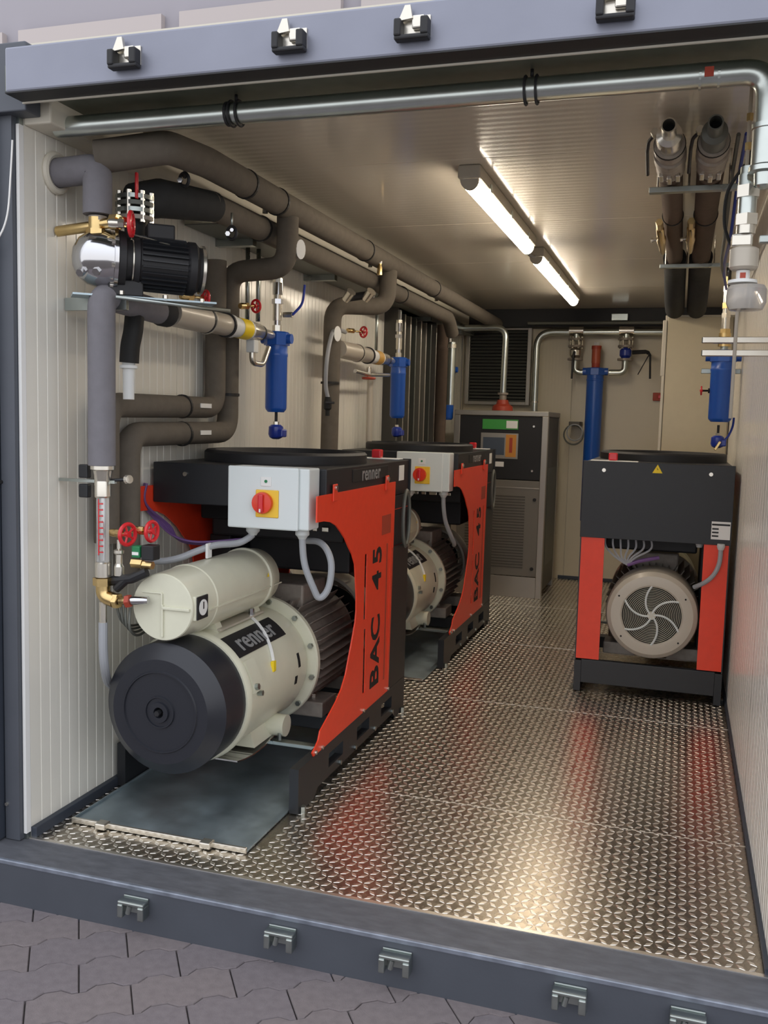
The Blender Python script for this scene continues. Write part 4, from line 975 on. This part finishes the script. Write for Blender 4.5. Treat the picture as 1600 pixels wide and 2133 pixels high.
# ================================================================ RIGHT SIDE
for x, dm, l in ((1.875, M_foamb, 'left of the two brown foam pipes hung under the ceiling at the right'), (2.012, M_foamb, 'right of the two brown foam pipes hung under the ceiling')):
    t = pipe('insulated_pipe', l, [(x, 1.14, 2.335), (x, 3.10, 2.335)], (.042 if x < 1.9 else .048), dm, .18, [((x, 1.9, 2.335), (0, 1, 0))])
    MB().tube([(0, 1.84, 0), (0, 2.22, 0), (0, 2.56, -.12), (0, 2.97, -.145)], .062, 20, .16, 8).build('thick_elbow', M_foamd, t)
    t2 = thing('hose_coupling', ('open ended hose coupling with lever on the %s pipe under the ceiling' % ('left brown' if x < 1.9 else 'right brown')), 'coupling', (x, .60, 2.335), 'hose couplings')
    MB().lathe((0, 0, 0), (0, 1, 0), [(.05, 0), (.05, .018), (0, .019), (0, .023), (.09, .023), (.095, .032), (.10, .040), (.13, .042), (.20, .040)], 24).build('open_stub', M_rad if x > 1.9 else M_bright, t2)
    MB().lathe((0, .049, 0), (0, -1, 0), [(0, .018), (0.0001, 0)], 16).build('bore', M_dark, t2)
    MB().lathe((0, .20, 0), (0, 1, 0), [(0, .04), (0, .049), (.06, .052), (.07, .046), (.10, .046), (.105, .054), (.18, .054), (.19, .048), (.24, .050), (.30, .050), (.33, .040), (.36, .036), (.54, .036)], 28).build('coupling_body', M_cast, t2)
    MB().ring((0, .21, 0), (0, 1, 0), .046, .006, 28, 6).build('rubber_ring', M_rubber, t2)
    for a in (-2.2, -1.6, -1.0): MB().box(.050*math.cos(a)-.008, .050*math.cos(a)+.008, .42, .50, .050*math.sin(a)-.010, .050*math.sin(a)+.004, .003).build('cam_lug', M_bright, t2)
    MB().tube([(-.045, .12, .01), (-.065, .16, -.0), (-.070, .20, -.02), (-.074, .40, -.045)], .006, 8, .01).build('lever', M_blackm, t2)
    MB().hexn((-.045, .10, .012), (-.045, .13, .012), .013).build('lever_nut', M_bright, t2)
    t3 = thing('brass_valve', 'brass valve beside the %s foam pipe at the right of the ceiling' % ('left brown' if x < 1.9 else 'right brown'), 'valve', (x-(.052 if x < 1.9 else .058), 1.78, 2.285), 'brass valves')
    MB().hexn((0, 0, 0), (0, .12, 0), .016).build('brass_nut', M_brass, t3)
    MB().lathe((0, .13, 0), (0, 1, 0), [(0, .010), (.02, .018), (.2, .018), (.24, .023), (.34, .020), (.40, .017), (.55, .015), (.62, .010), (.62, 0)], 16).build('valve_body', M_brass, t3)
    MB().cyl((-.035, .38, -.004), (.0, .38, -.002), .005, 8).build('stem', M_bright, t3)
    MB().lathe((-.035, .38, -.004), (-1, 0, -.1), [(0, .010), (.010, .011), (.012, 0)], 12).build('knob', M_bright, t3)
for y, z, l in ((1.20, 2.282, 'zinc hanger rail under the two brown ceiling pipes, nearer the opening'), (2.92, 2.282, 'zinc hanger rail under the two brown ceiling pipes, further back')):
    t = thing('hanger_rail', l, 'rail', (1.80, y, z), 'hanger rails')
    MB().box(0, .455, -.018, .018, -.012, .008, .002).build('rail', M_steel, t)
    for x in (.03, .14, .28): MB().cyl((x, 0, .008), (x, 0, .136), .004, 8).build('threaded_rod', M_bright, t)
# front zinc pipe under the header
t = pipe('zinc_pipe', 'long bright zinc pipe across the front under the header, bending down at the right wall', [(.03, .10, 2.300), (2.125, .10, 2.302), (2.128, .10, 2.17)], .031, M_pipe, .125)
MB().band((.60, 0, 0), (1, 0, 0), .032, .008, .003).build('clamp_band', M_blackm, t)
for x in (.612, .636, 1.485, 1.515):
    MB().ring((x, 0, 0), (1, 0, 0), .036, .0035, 24, 6).build('clamp_ring', M_blackm, t)
for x in (.624, 1.50): MB().tube([(x, 0, .034), (x, .0, .054)], .005, 6).build('clamp_rod', M_blackm, t)
for x in (1.93, 1.975): MB().band((x, 0, 0), (1, 0, 0), .0315, .006, .002).build('press_bead', M_pipe, t)
MB().box(1.94, 1.962, -.0335, -.0315, -.012, .012).build('red_mark', M_copper, t)
t = thing('press_fitting', 'large zinc tee at the right end of the front pipe, against the frame', 'fitting', (2.128, .10, 2.172))
MB().lathe((0, 0, 0), (0, 0, -1), [(0, .031), (.0, .038), (.012, .038), (.014, .035), (.10, .035), (.104, .039), (.116, .039), (.12, .026), (.15, .024)], 28).build('tee_body', M_pipe, t)
MB().tube([(.0, 0, -.06), (.125, 0, -.06)], .027, 18).build('side_branch', M_pipe, t)
t = thing('water_separator', 'vertical stack of zinc and silver fittings with clear bowl at the right wall', 'filter', (2.095, .16, 2.065))
MB().lathe((0, .0, .0), (0, 0, -1), [(-.02, .022), (0, .022), (.0, .026), (.03, .026), (.032, .022), (.06, .022)], 20).build('upper_socket', M_steel, t)
MB().tube([(.033, -.06, -.02), (.033, -.06, -.035), (.0, .0, .0), (0, 0, .02)], .018, 12, .01).build('link_pipe', M_pipe, t)
MB().box(.034, .163, -.012, .012, -.175, -.155, .003).build('wall_arm', M_steel, t)
MB().hexn((0, 0, -.028), (0, 0, -.058), .031).build('hex_nut', M_bright, t)
MB().cyl((0, 0, -.058), (0, 0, -.100), .023, 20).build('sleeve', M_pipe, t)
MB().hexn((0, 0, -.100), (0, 0, -.128), .030).build('hex_nut', M_bright, t)
MB().cyl((0, 0, -.128), (0, 0, -.150), .024, 20).build('sleeve', M_bright, t)
MB().box(-.034, .018, -.02, .02, -.185, -.150, .006).build('head_block', M_bright, t)
MB().lathe((0, 0, -.185), (0, 0, -1), [(0, .0), (0, .030), (.004, .036), (.050, .036), (.056, .030), (.058, 0)], 28).build('silver_cup', M_creamd, t)
MB().cyl((0, 0, -.243), (0, 0, -.270), .017, 20).build('printed_neck', M_white, t)
MB().box(-.008, .006, -.0178, -.0165, -.264, -.250).build('neck_print', M_copper, t)
MB().lathe((0, 0, -.268), (0, 0, -1), [(0, 0), (0, .036), (.008, .037), (.010, 0)], 28).build('white_disc', M_white, t)
MB().lathe((.012, 0, -.282), (0, 0, -1), [(0, 0), (0, .044), (.010, .050), (.045, .050), (.062, .042), (.066, 0)], 32).build('clear_bowl', M_bowl, t)
# vertical conduit and wires beside it
t = pipe('cable_conduit', 'thin cream conduit running down the right wall beside the clear bowl', [(2.100, .42, 2.418), (2.098, .42, 1.44)], .0055, M_creamd, cat='conduit', seg=10)
for z in (-.12, -.2, -.45): MB().hexn((0, 0, z), (0, 0, z-.02), .010).build('joint', M_brass, t)
w_ = [((2.09, .9, 2.38), (2.09, 1.3, 2.34), (2.095, 1.8, 2.26), (2.10, 2.3, 2.20), (2.13, 2.8, 2.2)), ((2.115, .9, 2.38), (2.115, 1.4, 2.33), (2.12, 1.9, 2.24), (2.12, 2.5, 2.2), (2.15, 2.9, 2.15)),
      ((2.14, .9, 2.38), (2.14, 1.2, 2.32), (2.14, 1.6, 2.22), (2.14, 2.2, 2.2), (2.16, 2.8, 2.12))]
cols = [(M_rad, 'dark'), (M_blued, 'blue'), (M_foamd, 'black')]
for p, (m, n_) in zip(w_, cols): tag(MB().spline(p, .007, 6).build('cable', m), n_+' cable draped along the ceiling at the right wall behind the fittings', 'cable')
tag(MB().spline([(2.095, .43, 2.16), (2.055, .47, 2.10), (2.05, .49, 2.02), (2.065, .47, 1.96), (2.085, .44, 1.93), (2.099, .425, 1.95)], .005, 8).build('cable', M_rubber), 'black cable loop hanging beside the cream conduit', 'cable')
# strut rails and right filter
for z, y, l in ((1.722, 1.20, 'upper white zinc strut rail reaching out from the right wall'), (1.672, 1.16, 'lower white zinc strut rail reaching out from the right wall')):
    t = thing('strut_rail', l, 'rail', (2.02, y, z), 'strut rails at the right wall')
    MB().box(0, .238, -.02, .02, 0, .022, .002).build('rail', M_bright, t)
    MB().box(-.003, .0, -.018, .018, .002, .020).build('end_cap', M_rad, t)
t = thing('strut_rail', 'short zinc rail crossing behind the right blue filter', 'rail', (2.05, 3.10, 1.715))
MB().box(0, .208, -.0, .035, 0, .026, .002).build('rail', M_steel, t)
blue_filter('bright blue line filter at the right wall above the right machine', 2.160, 3.0, 1.445, 1.835, .062, 2.28,
    [('nipple', .02, .02, M_steel, False), ('brass_nut', .018, .034, M_brass, False), ('brass_body', .055, .032, M_brass, False), ('brass_nut', .022, .030, M_brass, True), ('nipple', .06, .021, M_bright, False), ('hex_nut', .025, .026, M_bright, True), ('nipple', .025, .019, M_bright, False), ('hex_nut', .03, .026, M_brass, True), ('sleeve', .06, .019, M_bright, False), ('hex_nut', .03, .025, M_bright, True), ('nipple', .05, .017, M_brass, False)])
t = drain('blue condensate drain with tube under the right blue filter', 2.155, 2.98, 1.370)
MB().spline([(.03, 0, -.03), (.055, .02, .0), (.075, .05, .05), (.080, .06, .10)], .006, 8).build('blue_tube', M_blued, t)
MB().rbox((.0, -.045, -.055), (.014, .014, .055), .5, .003, 'Y').build('yellow_lever', M_brass, t)
handwheel('handwheel_valve', 'tiny red handwheel left of the right blue filter against the cream cabinet', (2.055, 3.0, 1.615), (-1, 0, 0), .022, .035, M_blackm)
